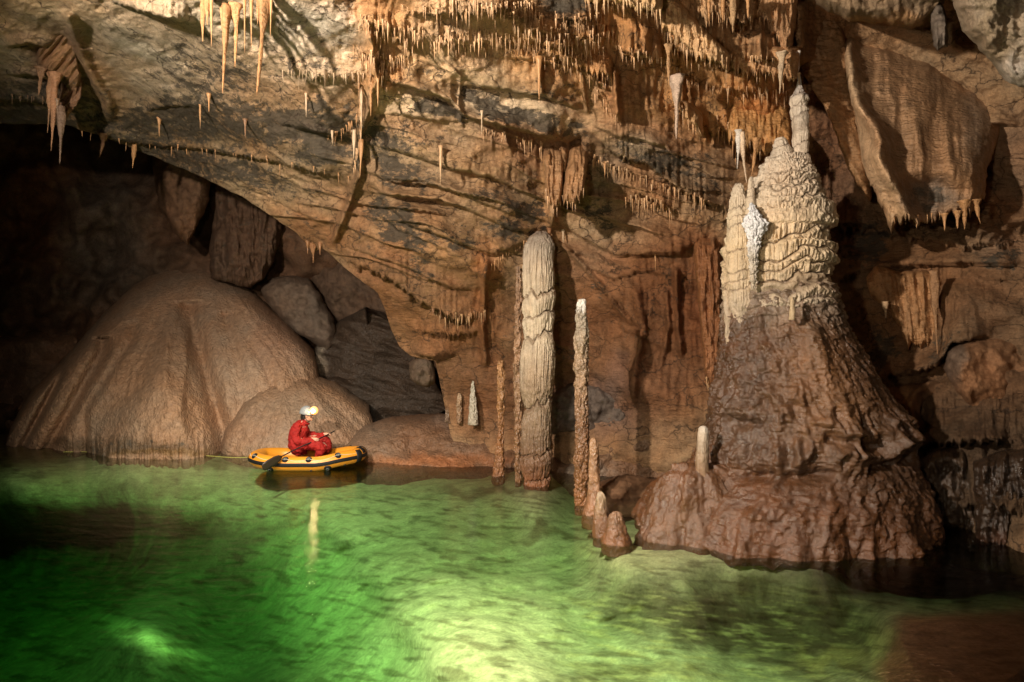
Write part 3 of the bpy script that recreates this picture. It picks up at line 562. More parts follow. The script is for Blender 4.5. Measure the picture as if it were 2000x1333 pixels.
tag(o, 'bluish grey rock at the wall foot between the two tall stalagmites', 'boulder')
o = patch('boulder', [(1170, 940), (1220, 925), (1300, 940), (1350, 960)], [(1165, 1010), (1230, 1010), (1300, 1005), (1350, 1010)], lambda px, py, U, V: 10.3+1.2*(1-V), M['rough'], curl=(.5, .3, .3, .3), cw=(.3, .2, .2, .2), disp=nz(.3, 30, 11, 4), tint=(0.16, 0.085, 0.045), thick=.5)
tag(o, 'dark brown half-sunk rock left of the giant stalagmite behind the twin stumps', 'boulder')
# folded drapery at the upper left
o = patch('folded_drapery', [(72, 95), (100, 50), (130, 15), (142, 70)], [(74, 150), (95, 152), (120, 160), (150, 190)], [(72, 95, 10.3), (130, 20, 9.6), (74, 150, 10.8), (150, 190, 11)], M['flow'], Rr=[(142, 70), (148, 100), (158, 150), (150, 190)],
          step=2.5, curl=(.6, .15, .4, .4), cw=(.2, .1, .1, .1), disp=lambda px, py, U, V: .14*ridged((px*0.8+py*0.7)/16, (px-py)/150, 3, 2), tint=(0.26, 0.16, 0.09), tints=[(120, 120, 30, 40, (0.42, 0.24, 0.12), .7)], pat=.25, thick=.3, teeth_amp=22, teeth_lam=24)
tag(o, 'brown folded drapery with slanting pleats hanging at the upper left', 'drapery')
o = patch('folded_drapery', [(118, 155), (135, 140), (150, 120), (162, 165)], [(112, 225), (125, 228), (135, 225), (150, 205)], 11.0, M['flow'], Rr=[(162, 165), (160, 185), (150, 205)],
          step=2.5, curl=(.5, .1, .3, .3), cw=(.2, .1, .1, .1), disp=lambda px, py, U, V: .12*ridged((px*0.8+py*0.7)/12, (px-py)/150, 6, 2), tint=(0.24, 0.14, 0.08), pat=.2, thick=.25, teeth_amp=12, teeth_lam=18)
tag(o, 'smaller drapery fold tapering into one long stalactite at the upper left', 'drapery')

# ------------------------------------------------------------------ right side: curtains and overhanging rocks
def cur(px, py, U, V): return 9.3+np.interp(py, [80, 430], [.3, -.25])+1.3*(1-V)**3
def curd(px, py, U, V):
    w = px+10*fbm(px/50, py/70, 3, 3)
    o = .30*fbm(w/70, py/240, 3, 3)+.035*fbm(w/14, py/120, 5, 3)+.03*ridged(px/60, py/14, 7, 2)
    rim = 1660+60*sstep(150, 300, py)+40*sstep(300, 400, py)+20*sstep(380, 430, py)
    lip = np.exp(-((px-rim+12*fbm(py/40, 0*px, 3.3, 2))/20)**2)
    o = o+0.5*lip-0.45*np.exp(-(((px-1820)/75)**2+((py-390)/45)**2)**2)+0.12*np.exp(-((px-1850-(py-250)*.1)/14)**2)*sstep(200, 260, py)
    return o
o = patch('flowstone_curtain', [(1626, 70), (1660, 55), (1700, 60), (1800, 90), (1900, 150), (1968, 185)], [(1738, 436), (1760, 428), (1800, 432), (1842, 418), (1866, 412), (1905, 410)], cur, M['flow'],
          L=[(1626, 70), (1648, 130), (1668, 220), (1684, 320), (1712, 385), (1738, 436)], Rr=[(1968, 185), (1955, 260), (1928, 330), (1926, 380), (1905, 410)], step=2.5, curl=(.6, .35, .55, 1.0), cw=(.14, .05, .10, .2), disp=curd,
          tint=(0.40, 0.25, 0.14), tints=[(1672, 200, 24, 140, (0.62, 0.44, 0.27), .85, -10), (1712, 340, 24, 90, (0.62, 0.44, 0.27), .85, -28), (1745, 410, 30, 30, (0.52, 0.34, 0.19), .8), (1830, 250, 80, 110, (0.32, 0.18, 0.09), .6), (1900, 400, 30, 60, (0.44, 0.25, 0.12), .7), (1820, 385, 60, 30, (0.22, 0.17, 0.13), .8), (1910, 260, 30, 80, (0.24, 0.18, 0.13), .6)],
          pat=.1, pats=[(1820, 385, 50, 25, .6, .8), (1900, 260, 30, 60, .35, .8)], thick=.7, teeth_amp=26, teeth_lam=18, rag=3)
tag(o, 'wide orange-brown flowstone curtain with a thick pale left lip, upper right', 'curtain')
o = patch('flowstone_curtain', [(1548, -60), (1580, -40), (1620, 20), (1650, 70)], [(1588, 170), (1620, 230), (1660, 340), (1700, 400)], [(1550, 0, 10.3), (1700, 400, 9.9), (1600, 200, 10.0)], M['flow'], L=[(1548, -60), (1556, 60), (1562, 140), (1588, 170)], Rr=[(1650, 70), (1670, 160), (1690, 260), (1705, 330), (1700, 400)],
          curl=(0, .3, .3, .5), cw=(.1, .15, .15, .15), disp=lambda px, py, U, V: .2*fbm((px-py*.35)/40, py/160, 3, 3)+.06*ridged(px/40, py/12, 7, 2), tint=(0.33, 0.185, 0.085), tints=[(1590, 60, 30, 60, (0.30, 0.19, 0.11), .6)], thick=.5)
tag(o, 'ochre flowstone sheet slanting down between the giant stalagmite tip and the wide curtain', 'curtain')
def rk(px, py, U, V): return 7.4+.7*V+0*px
o = patch('ceiling_block', [(1560, -160), (1700, -200), (1850, -200), (1862, -60)], [(1594, 10), (1660, 42), (1720, 48), (1782, 60), (1815, 40), (1846, 6)], rk, M['rough'], L=[(1560, -160), (1572, -60), (1594, 10)], Rr=[(1862, -60), (1850, -30), (1846, 6)],
          curl=(.3, .9, .5, .5), cw=(.1, .14, .12, .12), disp=lambda px, py, U, V: .28*fbm(px/70, py/60, 3, 4)+.05*fbm(px/10, py/9, 3, 3), tint=(0.21, 0.16, 0.105), tints=[(1700, 42, 120, 16, (0.36, 0.22, 0.11), .8)], pat=.15, thick=1.2, rag=4)
tag(o, 'rough grey-brown ceiling block with an orange lower rim at the top right edge', 'rock')
o = patch('ceiling_block', [(1848, -180), (1950, -200), (2300, -200), (2400, -100)], [(1964, 160), (2000, 172), (2100, 190), (2300, 240)], lambda px, py, U, V: 5.6+.7*V+0*px, M['rough'], L=[(1848, -180), (1850, -30), (1880, 60), (1925, 110), (1964, 160)], Rr=[(2400, -100), (2400, 100), (2300, 240)],
          curl=(.2, .6, .9, .3), cw=(.1, .12, .12, .1), disp=lambda px, py, U, V: .3*fbm(px/60, py/70, 6, 4)+.05*fbm(px/10, py/9, 3, 3), tint=(0.30, 0.26, 0.20), tints=[(1890, 50, 26, 100, (0.22, 0.17, 0.12), .7, -30), (1950, 60, 40, 100, (0.20, 0.16, 0.10), .6), (1990, 150, 25, 40, (0.45, 0.42, 0.38), .8)], pat=.1, thick=1.2, rag=4)
tag(o, 'rough pale grey ceiling block coming to a point in the top right corner', 'rock')
o = patch('rock_pendant', [(1818, 20), (1830, 5), (1845, 10), (1852, 60)], [(1822, 90), (1830, 100), (1845, 92), (1852, 92)], 8.0, M['rough'], curl=(.2, .2, .25, .2), cw=(.2, .2, .4, .3), disp=nz(.12, 20, 3), tint=(0.16, 0.14, 0.12), thick=.4, step=2.5)
tag(o, 'small dark pendant in the gap between the two ceiling blocks', 'pendant')
o = patch('flowstone_curtain', [(1690, 540), (1712, 518), (1760, 530), (1810, 528), (1845, 545)], [(1768, 668), (1790, 675), (1812, 672), (1828, 664), (1834, 640)], 10.3, M['flow'], L=[(1690, 540), (1700, 580), (1742, 610), (1768, 668)], Rr=[(1845, 545), (1842, 600), (1834, 640)],
          step=2.5, curl=(.35, .2, .3, .3), cw=(.15, .1, .12, .15), disp=lambda px, py, U, V: .16*ridged((px-py*.12)/24, py/160, 3, 3)+.05*fbm(px/14, py/10, 3, 3), tint=(0.40, 0.22, 0.10), thick=.4, teeth_amp=16, teeth_lam=13)
tag(o, 'small orange curtain with pleats on the right wall beside the giant stalagmite', 'curtain')
o = patch('boulder', [(1850, 680), (1880, 668), (1940, 655), (2050, 650), (2200, 660)], [(1870, 770), (1930, 830), (2000, 850), (2200, 860)], 9.3, M['rough'], L=[(1850, 680), (1842, 720), (1870, 770)], curl=(.7, .3, .8, .2), cw=(.25, .2, .15, .1),
          disp=nz(.35, 60, 3, 4), tint=(0.27, 0.145, 0.075), tints=[(1865, 700, 20, 50, (0.14, 0.12, 0.1), .7)], thick=.8)
tag(o, 'large rounded orange-brown boulder bulging from the right wall', 'boulder')
def alc(px, py, U, V):
    r = np.hypot((px-1833)/34, (py-805)/32); rr = np.hypot((px-1850)/72, (py-800)/62)
    return .3*fbm(px/70, py/50, 8, 4)-1.0*(1-sstep(.8, 1.1, r))+.18*np.exp(-((rr-1)/.14)**2)
o = patch('flowstone_bank', [(1715, 790), (1740, 755), (1800, 745), (1870, 740), (1940, 790)], [(1730, 870), (1800, 885), (1880, 870), (1960, 880)], 10.0, M['rough'], step=2.5, curl=(.5, .3, .3, .3), cw=(.2, .15, .15, .15), disp=alc, tint=(0.15, 0.085, 0.045), tints=[(1835, 806, 24, 26, (0.26, 0.26, 0.28), .9), (1740, 800, 40, 40, (0.28, 0.16, 0.07), .7)], pat=.15, thick=1.5)
tag(o, 'brown shelf of rock on the right wall with a round bluish hollow', 'rock')
o = patch('flowstone_curtain', [(1900, 900), (1950, 880), (2020, 870), (2120, 880)], [(1905, 1065), (1950, 1080), (2000, 1090), (2120, 1100)], 8.6, M['wet'], curl=(.5, .2, .4, 0), cw=(.2, .1, .15, .1), disp=lambda px, py, U, V: .25*ridged(px/26, py/160, 4, 3)+.1*fbm(px/24, py/20, 3, 3), tint=(0.04, 0.025, 0.015), tints=[(1970, 1060, 60, 24, (0.08, 0.03, 0.012), .6)], thick=.6, teeth_amp=14, teeth_lam=14)
tag(o, 'dark ribbed curtain at the water edge in the lower right', 'curtain')
o = patch('flowstone_curtain', [(1790, 900), (1830, 875), (1870, 870), (1905, 890)], [(1800, 1050), (1840, 1040), (1880, 1030), (1915, 1060)], 9.2, M['wet'], curl=(.5, .2, .4, .4), cw=(.2, .1, .2, .2), disp=lambda px, py, U, V: .25*ridged(px/30, py/160, 9, 3)+.1*fbm(px/24, py/20, 3, 3), tint=(0.06, 0.038, 0.022), thick=.6)
tag(o, 'dark brown dripping rock mass right behind the foot of the giant stalagmite', 'curtain')

# top dripstone curtains standing proud of the ceiling
def cd(a, lx, ly, k): return lambda px, py, U, V: a*ridged((px+6*fbm(px/30, py/50, k, 2))/lx, py/ly, k, 3)+a*.5*fbm(px/12, py/14, k+2, 3)
TC = [
 ('flowstone_curtain', [(1352, -120), (1400, -120), (1460, -110)], [(1352, 20), (1395, 24), (1440, 40)], 8.5, (0.46, 0.29, 0.15), 40, 24, 'tan curtain with long points hanging at the top above the orange cascade'),
 ('flowstone_curtain', [(1455, -120), (1510, -120), (1570, -100)], [(1455, 5), (1500, 40), (1545, 110)], 9.0, (0.45, 0.27, 0.14), 26, 22, 'tan curtain at the top centre-right ending above the white stalagmite tip'),
 ('flowstone_curtain', [(1280, -40), (1310, -20), (1360, 40), (1420, 100)], [(1276, 30), (1310, 62), (1360, 105), (1425, 128)], 8.4, (0.55, 0.36, 0.19), 22, 13, 'diagonal pale orange curtain with a dripping hem at the top centre-right'),
 ('flowstone_curtain', [(1415, 110), (1460, 96), (1520, 90), (1562, 92)], [(1415, 128), (1450, 134), (1500, 142), (1562, 150)], 8.9, (0.5, 0.29, 0.14), 24, 13, 'short orange curtain fringed with drips above the orange cascade'),
 ('flowstone_curtain', [(1140, -80), (1200, -80), (1300, -70)], [(1140, 4), (1180, 0), (1240, 10), (1292, 26)], 7.8, (0.58, 0.39, 0.2), 14, 12, 'golden dripping hem along the top edge above the dark hollow'),
 ('flowstone_curtain', [(1218, 40), (1250, 46), (1292, 40)], [(1214, 106), (1250, 112), (1292, 112)], 8.9, (0.52, 0.30, 0.15), 14, 10, 'orange shelf curtain with fine drips above the smooth brown panel'),
 ('flowstone_curtain', [(1010, 50), (1060, 36), (1130, 40), (1170, 36)], [(1010, 62), (1060, 72), (1120, 76), (1170, 84)], 8.7, (0.56, 0.35, 0.17), 14, 11, 'orange tier of short drips just below the dark grey ceiling patch'),
 ('flowstone_curtain', [(1090, 84), (1130, 90), (1200, 80)], [(1080, 108), (1130, 124), (1195, 150)], 9.0, (0.48, 0.27, 0.12), 22, 10, 'brown-orange tier of ragged drips left of the smooth brown panel'),
 ('flowstone_curtain', [(790, 20), (810, 24), (826, 50)], [(778, 70), (800, 84), (822, 82)], 8.4, (0.52, 0.28, 0.11), 18, 11, 'small orange drapery left of the white streak near the top centre'),
 ('flowstone_curtain', [(716, 84), (745, 78), (786, 90)], [(712, 128), (744, 142), (784, 128)], 8.7, (0.5, 0.32, 0.17), 36, 10, 'shaggy tan cluster of drips at the head of the vertical drip line'),
 ('flowstone_curtain', [(1305, 190), (1340, 196), (1372, 220)], [(1316, 200), (1345, 232), (1376, 268)], 9.7, (0.58, 0.38, 0.2), 10, 16, 'narrow golden drapery slanting down right of the long pale stalactite'),
 ('flowstone_curtain', [(1415, 190), (1450, 180), (1500, 185), (1545, 190)], [(1420, 250), (1455, 270), (1500, 300), (1548, 290)], 10.2, (0.5, 0.27, 0.10), 36, 14, 'orange cascade of flowstone hanging left of the white stalagmite spire'),
 ('flowstone_curtain', [(1352, 470), (1376, 462), (1408, 470)], [(1378, 740), (1392, 768), (1412, 720)], 11.0, (0.27, 0.12, 0.05), 16, 12, 'long narrow rust-brown curtain on the wall left of the giant stalagmite'),
 ('flowstone_curtain', [(1112, 290), (1130, 275), (1150, 300)], [(1098, 388), (1118, 395), (1140, 372)], 10.0, (0.36, 0.205, 0.10), 14, 9, 'rusty drapery in the recess above the tall column'),
 ('flowstone_curtain', [(1062, 285), (1082, 278), (1102, 290)], [(1066, 380), (1082, 410), (1098, 385)], 10.2, (0.38, 0.225, 0.115), 18, 9, 'ribbed orange drapery right above the tall column'),
]
for i, (nm, T, B, d, tn, ta, tl, lab) in enumerate(TC):
    dfn = (lambda px, py, U, V, d=d, i=i: d+(.5*(1-V)**2 if i >= 5 else 0)+0*px)
    o = patch(nm, T, B, dfn, M['flow'], step=2.2, curl=(.3, .12, .4, .4), cw=(.3, .12, .18, .18), disp=cd(.12, 16, 80, i+2), tint=tn, thick=.25, teeth_amp=ta, teeth_lam=tl, seed=i+20, rag=3, pat=.05)
    tag(o, lab, 'curtain')

# ------------------------------------------------------------------ stalagmites and columns
def tiers(nt, seed, A, flute=0.02, warp=.5, lean=0.0, top=None, kn=0.0, per=None):
    """tiered dripstone: each tier swells out below a dark shoulder, then hangs in flutes"""
    def f(TH, Z, Rg, Y):
        c, s = np.cos(TH), np.sin(TH)
        t = (Z.max()-Z)/(Z.max()-Z.min())*nt
        t = t+warp*fbm(c*1.3+seed, s*1.3, Z*0.8, 3)+warp*.5*fbm(c*3+seed, s*3, Z*3, 2)+lean*c
        # uneven tiers
        t = t+.35*np.sin(t*1.7+seed)+.2*np.sin(t*3.1)
        fr = t-np.floor(t); cell = np.floor(t)
        prof = np.where(fr < .14, sstep(0, .14, fr), 1-.55*((fr-.14)/.86)**1.1)
        amp = A*(0.6+.8*np.abs(perlin(cell*1.7+seed, c*.8, s*.8)))
        fl = flute*ridged(c*Rg*34+cell*3, s*Rg*34, Z*1.2, 2)*sstep(.1, .4, fr)
        dr = amp*(prof-.6)+fl+kn*fbm(c*Rg*22+seed, s*Rg*22, Z*22, 3)
        return dr, 1-sstep(.02, .22, fr)
    return f
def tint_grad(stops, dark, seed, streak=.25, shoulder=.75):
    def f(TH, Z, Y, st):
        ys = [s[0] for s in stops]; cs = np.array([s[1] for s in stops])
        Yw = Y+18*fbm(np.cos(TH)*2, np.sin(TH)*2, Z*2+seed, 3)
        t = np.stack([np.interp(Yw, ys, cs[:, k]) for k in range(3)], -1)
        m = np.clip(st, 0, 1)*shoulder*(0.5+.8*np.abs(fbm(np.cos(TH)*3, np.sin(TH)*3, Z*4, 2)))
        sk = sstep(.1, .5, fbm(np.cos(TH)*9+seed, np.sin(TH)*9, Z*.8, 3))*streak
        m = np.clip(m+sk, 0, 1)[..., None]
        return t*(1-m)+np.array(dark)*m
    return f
# tall column
CC = (0.60, 0.51, 0.38)
o = tower('tall_column', [(452, 1050, 1062), (462, 1038, 1070), (480, 1029, 1078), (505, 1026, 1077), (545, 1024, 1080), (600, 1025, 1079), (650, 1027, 1077), (700, 1021, 1080), (760, 1020, 1078), (800, 1027, 1072), (860, 1021, 1073), (900, 1019, 1074), (940, 1027, 1070), (985, 1031, 1067)], 11.9, M['cream'],
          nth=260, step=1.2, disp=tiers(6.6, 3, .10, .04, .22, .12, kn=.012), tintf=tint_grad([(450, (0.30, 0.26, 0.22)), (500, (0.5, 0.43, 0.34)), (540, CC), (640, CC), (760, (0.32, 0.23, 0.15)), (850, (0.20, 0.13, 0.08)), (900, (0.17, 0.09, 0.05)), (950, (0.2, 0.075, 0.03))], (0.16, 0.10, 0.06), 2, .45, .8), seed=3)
tag(o, 'tall thick cream column in tiers, reddish where it meets the green water', 'stalagmite')
def lumpy(A, fq, seed, B=0.012):
    def f(TH, Z, Rg, Y):
        c, s = np.cos(TH), np.sin(TH)
        return A*fbm(c*.9+seed, s*.9, Z*fq, 3)*1.6+B*fbm(c*Rg*30+seed, s*Rg*30, Z*26, 3)*1.5
    return f
def st(name, lab, prof, dc, mat, stops, dark, A=.03, fq=5, nth=72, step=1.6, B=.012, ext=20, group=None, seed=1, streak=.4, disp=None):
    prof = list(prof)+[(prof[-1][0]+ext, prof[-1][1], prof[-1][2])]
    o = tower(name, prof, dc, M[mat], nth=nth, step=step, disp=disp or lumpy(A, fq, seed, B), tintf=tint_grad(stops, dark, seed, streak, 0))
    return tag(o, lab, 'stalagmite', group)
st('stalagmite', 'thin rusty stalagmite standing tight against the left side of the tall column', [(520, 1009, 1016), (560, 1008, 1018), (620, 1006, 1018), (690, 1004, 1018), (740, 1003, 1018), (790, 1006, 1019), (850, 1004, 1018), (930, 1006, 1017)], 12.1, 'knobbly', [(520, (0.3, 0.2, 0.13)), (650, (0.36, 0.22, 0.13)), (900, (0.22, 0.12, 0.06))], (0.1, 0.06, 0.04), .035, 6, seed=4)
st('stalagmite', 'slender knobbly stalagmite with a bright white tip, right of the tall column', [(584, 1132, 1141), (590, 1129, 1144), (606, 1127, 1145), (640, 1124, 1149), (668, 1120, 1150), (690, 1123, 1148), (715, 1120, 1149), (735, 1125, 1150), (752, 1121, 1146), (770, 1124, 1147), (830, 1123, 1150), (900, 1122, 1150), (985, 1122, 1146)], 10.45, 'knobbly',
   [(584, WH), (603, WH), (612, (0.36, 0.30, 0.23)), (680, (0.33, 0.25, 0.17)), (770, (0.28, 0.18, 0.11)), (840, (0.2, 0.10, 0.05)), (980, (0.24, 0.10, 0.035))], (0.14, 0.07, 0.03), .03, 5, 110, 1.2, .016, seed=6)
st('stalagmite', 'short round-topped brown stump right behind the slender white-tipped stalagmite', [(855, 1156, 1164), (862, 1152, 1168), (900, 1151, 1170), (950, 1150, 1172), (990, 1142, 1178), (1010, 1136, 1180)], 9.9, 'wet', [(855, (0.3, 0.18, 0.1)), (1000, (0.22, 0.10, 0.045))], (0.1, 0.05, 0.03), .02, 4, seed=7)
st('stalagmite', 'grey-topped cone stalagmite, the taller of the twin stumps left of the giant', [(960, 1169, 1175), (968, 1165, 1181), (985, 1162, 1185), (1010, 1160, 1190), (1045, 1157, 1200)], 8.75, 'wet', [(960, (0.32, 0.25, 0.17)), (985, (0.24, 0.16, 0.1)), (1010, (0.15, 0.07, 0.032)), (1045, (0.15, 0.06, 0.022))], (0.14, 0.07, 0.03), .02, 4, seed=8)
st('stalagmite', 'squat reddish cone stalagmite, the shorter of the twin stumps left of the giant', [(999, 1200, 1209), (1005, 1193, 1214), (1020, 1186, 1219), (1040, 1181, 1226), (1060, 1174, 1234)], 8.5, 'wet', [(999, (0.2, 0.11, 0.06)), (1030, (0.15, 0.07, 0.032)), (1060, (0.15, 0.06, 0.022))], (0.14, 0.07, 0.03), .02, 4, 90, seed=9)
st('stalagmite', 'thin rusty stalagmite at the end of the low bank, left of the tall column', [(703, 974, 980), (707, 971, 985), (740, 971, 986), (800, 971, 985), (840, 974, 983), (880, 968, 984), (925, 961, 986)], 12.7, 'knobbly', [(703, (0.4, 0.22, 0.1)), (800, (0.34, 0.18, 0.08)), (925, (0.24, 0.11, 0.05))], (0.12, 0.06, 0.03), .025, 6, seed=10)
st('stalagmite', 'small pale pointed stalagmite standing on the low brown bank', [(744, 922, 925), (765, 919, 928), (790, 917, 931), (822, 914, 934)], 13.7, 'white', [(744, (0.6, 0.55, 0.45)), (822, (0.5, 0.42, 0.32))], (0.3, 0.22, 0.14), .02, 8, seed=11, ext=8)
st('stalagmite', 'tiny brown stalagmite just left of the small pale pointed one', [(768, 895, 899), (780, 892, 902), (820, 892, 902)], 13.9, 'knobbly', [(768, (0.4, 0.3, 0.2)), (822, (0.28, 0.18, 0.11))], (0.12, 0.08, 0.05), .02, 8, seed=12, ext=8)
st('stalagmite', 'tiny grey stalagmite farthest left on the low brown bank', [(775, 873, 876), (790, 870, 878), (818, 870, 879)], 14.1, 'knobbly', [(768, (0.25, 0.2, 0.15)), (822, (0.2, 0.14, 0.1))], (0.12, 0.08, 0.05), .02, 8, seed=13, ext=8)
st('stalagmite', 'short finger stalagmite with a white rounded top on the left shoulder of the giant', [(832, 1369, 1377), (836, 1365, 1382), (846, 1363, 1384), (870, 1361, 1383), (900, 1358, 1383), (930, 1358, 1385), (1000, 1352, 1392)], 8.60, 'cream', [(832, (0.6, 0.56, 0.5)), (850, (0.42, 0.36, 0.29)), (880, (0.32, 0.24, 0.17)), (930, (0.22, 0.12, 0.06))], (0.24, 0.16, 0.1), .012, 4, 72, 1.3, .004, seed=14, streak=.2)
# the striped thin column under the top curtains
st('thin_column', 'thin banded pale column hanging at the left edge of the smooth brown panel', [(136, 1193, 1205), (160, 1193, 1206), (200, 1196, 1206), (250, 1200, 1207)], 9.9, 'cream', [(136, (0.5, 0.35, 0.22)), (160, (0.6, 0.48, 0.36)), (250, (0.5, 0.36, 0.24))], (0.2, 0.12, 0.07), .02, 20, 60, 1.1, .01, seed=15, ext=4, disp=tiers(9, 3, .02, .0, .1))

# the giant stalagmite
G = empty('giant_stalagmite', (4.6, 9.3, -1.0)); tag(G, 'giant stalagmite with a cream tiered crown and spire over a broad wet brown cone', 'stalagmite')
def body(TH, Z, Rg, Y):
    c, s = np.cos(TH), np.sin(TH)
    w = sstep(600, 700, Y)
    o = .16*fbm(c*1.6+3, s*1.6, Z*.8, 3)*sstep(560, 800, Y)
    # hanging knobs in two belts, with pits under them
    b1 = np.exp(-((Y-800-30*c)/42)**2)+.9*np.exp(-((Y-862+26*c)/24)**2)*(1-.4*c)
    fr = sstep(1.25*math.pi, 1.35*math.pi, TH)*0+1
    kn = ridged(c*Rg*4.5, s*Rg*4.5, Z*2.6, 2); fm = .2+.8*(1-sstep(-.75, -.1, s)); o = o+.27*fm*b1*kn*sstep(-.25, .35, fbm(c*3, s*3, Z*2, 2)+.15)
    o = o-.2*fm*np.exp(-((Y-842-30*c)/11)**2)*sstep(-.1, .25, fbm(c*5, s*5, Z, 2))-.16*np.exp(-((Y-895+20*c)/9)**2)*sstep(-.05, .2, fbm(c*4+8, s*4, Z, 2))
    # the little spur in front
    a = np.angle(np.exp(1j*(TH-1.5*math.pi)))
    o = o+.22*np.exp(-((a-.02)/.16)**2)*sstep(622, 660, Y)*np.exp(-np.clip(Y-660, 0, 999)/90)
    # shelves near the top
    t = (Z*7.5+1.0*fbm(c*2, s*2, Z, 3)); f = t-np.floor(t)
    o = o+.04*(1-w*.7)*(np.where(f < .2, sstep(0, .2, f), 1-.8*(f-.2)/.8)-.5)*1.0
    t2 = (Z*15+1.6*fbm(c*5+2, s*5, Z*2, 3)); f2 = t2-np.floor(t2); o = o+.016*(f2-.5)*(1-sstep(900, 960, Y)*.6)
    o = o+.06*ridged(c*Rg*6, s*Rg*6, Z*2.2, 3)+.05*fbm(c*Rg*9, s*Rg*9, Z*5, 3)+.02*fbm(c*Rg*26, s*Rg*26, Z*16, 3)
    # skirt lobes
    o = o+.15*sstep(930, 1040, Y)*fbm(c*4+5, s*4, Z*.3, 2)*1.6+.09*sstep(900, 960, Y)*ridged(c*Rg*3.2, s*Rg*3.2, Z*.7, 3)
    return o, 0*TH
def btint(TH, Z, Y, st_):
    c = np.cos(TH); t = np.ones(TH.shape+(3,))*np.array((0.080, 0.041, 0.021))
    def bl(t, m, col): m = m[..., None]; return t*(1-m)+np.array(col)*m
    n = fbm(c*3, np.sin(TH)*3, Z*2, 3)
    t = bl(t, (1-sstep(575, 690, Y+60*n+30*ridged(c*7, np.sin(TH)*7, Z*.6, 2)))*.9, (0.27, 0.21, 0.155))
    t = bl(t, np.exp(-((Y-740)/120)**2)*np.exp(-((np.angle(np.exp(1j*(TH-1.5*math.pi)))-.0)/.5)**2)*.7, (0.25, 0.125, 0.055))
    t = bl(t, sstep(880, 980, Y-60*c)*.8, (0.105, 0.042, 0.015)); t = bl(t, sstep(.1, .5, n)*.4, (0.14, 0.085, 0.055))
    return t
bm_ = [(556, 1424, 1618), (595, 1418, 1630), (640, 1415, 1645), (700, 1406, 1680), (780, 1395, 1722), (850, 1388, 1754), (900, 1372, 1762), (930, 1330, 1770), (960, 1292, 1778), (1000, 1272, 1785), (1030, 1262, 1790), (1042, 1264, 1780), (1046, 1300, 1750)]
tower('cone', bm_, 9.3, M['wet'], zf=lambda TH, Y: -sstep(960, 1046, Y)*(.26*teeth(TH*40, 9, 3)*(np.cos(TH) > -.6)+.16*fbm(np.cos(TH)*5, np.sin(TH)*5, 1.0, 3)-.02), nth=460, step=1.3, squash=.8, disp=body, tintf=btint, parent=G)
def based(TH, Z, Rg, Y):
    c, s = np.cos(TH), np.sin(TH)
    return .05*ridged(c*Rg*4, s*Rg*4, Z*.4, 3)+.10*fbm(c*4+2, s*4, Z*.5, 3)*1.5+.035*ridged(c*Rg*9, s*Rg*9, Z*1.2, 2)+.02*fbm(c*Rg*20, s*Rg*20, Z*14, 2)
def bt2(TH, Z, Y, s_):
    m = sstep(-.2, .5, fbm(np.cos(TH)*8, np.sin(TH)*8, Z*2, 3))[..., None]; return np.array((0.11, 0.036, 0.012))*(1-m)+np.array((0.08, 0.03, 0.012))*m
tower('foot', [(960, 1300, 1720), (1030, 1285, 1715), (1060, 1280, 1712), (1110, 1280, 1716), (1160, 1275, 1720)], 9.3, M['wet'], nth=360, step=2, squash=.80, disp=based, tintf=bt2, parent=G)
# lumpy left shoulder
def shd(TH, Z, Rg, Y): c, s = np.cos(TH), np.sin(TH); return .12*fbm(c*3+7, s*3, Z*1.5, 3)*1.5+.03*fbm(c*Rg*20, s*Rg*20, Z*14, 3)
tower('shoulder', [(905, 1335, 1400), (925, 1305, 1440), (960, 1282, 1470), (1010, 1262, 1490), (1050, 1245, 1500), (1090, 1240, 1500)], 8.75, M['wet'], nth=200, step=1.6, squash=.6, disp=shd, tint=(0.115, 0.05, 0.02), parent=G)
tower('shoulder', [(905, 1316, 1326), (912, 1312, 1332), (935, 1306, 1340), (1010, 1296, 1350)], 8.78, M['wet'], nth=60, step=2, disp=lumpy(.03, 4, 5), tint=(0.13, 0.06, 0.026), parent=G)
tower('shoulder', [(903, 1330, 1342), (912, 1326, 1348), (935, 1322, 1352), (1010, 1312, 1362)], 8.70, M['wet'], nth=60, step=2, disp=lumpy(.03, 4, 9), tint=(0.13, 0.06, 0.026), parent=G)
# cream crown in tiers
CW = (0.66, 0.56, 0.42)
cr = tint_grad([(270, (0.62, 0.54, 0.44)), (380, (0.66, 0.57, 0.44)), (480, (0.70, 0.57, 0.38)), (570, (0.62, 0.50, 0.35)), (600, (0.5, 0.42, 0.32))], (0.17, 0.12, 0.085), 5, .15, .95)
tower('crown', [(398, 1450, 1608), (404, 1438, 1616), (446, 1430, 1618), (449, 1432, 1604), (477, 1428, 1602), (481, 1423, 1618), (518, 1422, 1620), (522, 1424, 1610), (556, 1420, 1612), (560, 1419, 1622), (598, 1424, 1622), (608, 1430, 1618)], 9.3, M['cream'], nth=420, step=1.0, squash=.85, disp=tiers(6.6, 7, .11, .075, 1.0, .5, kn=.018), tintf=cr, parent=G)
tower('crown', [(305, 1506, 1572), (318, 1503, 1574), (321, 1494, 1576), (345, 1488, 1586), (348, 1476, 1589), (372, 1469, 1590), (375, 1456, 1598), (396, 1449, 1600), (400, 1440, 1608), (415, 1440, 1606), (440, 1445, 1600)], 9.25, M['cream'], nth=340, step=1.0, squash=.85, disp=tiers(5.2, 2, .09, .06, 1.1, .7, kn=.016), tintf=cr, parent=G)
tower('crown', [(269, 1519, 1530), (276, 1514, 1535), (300, 1509, 1548), (330, 1496, 1560), (350, 1490, 1560)], 9.2, M['cream'], nth=160, step=1.0, disp=tiers(4, 5, .025, .015, .3, .2, kn=.012), tintf=cr, parent=G)
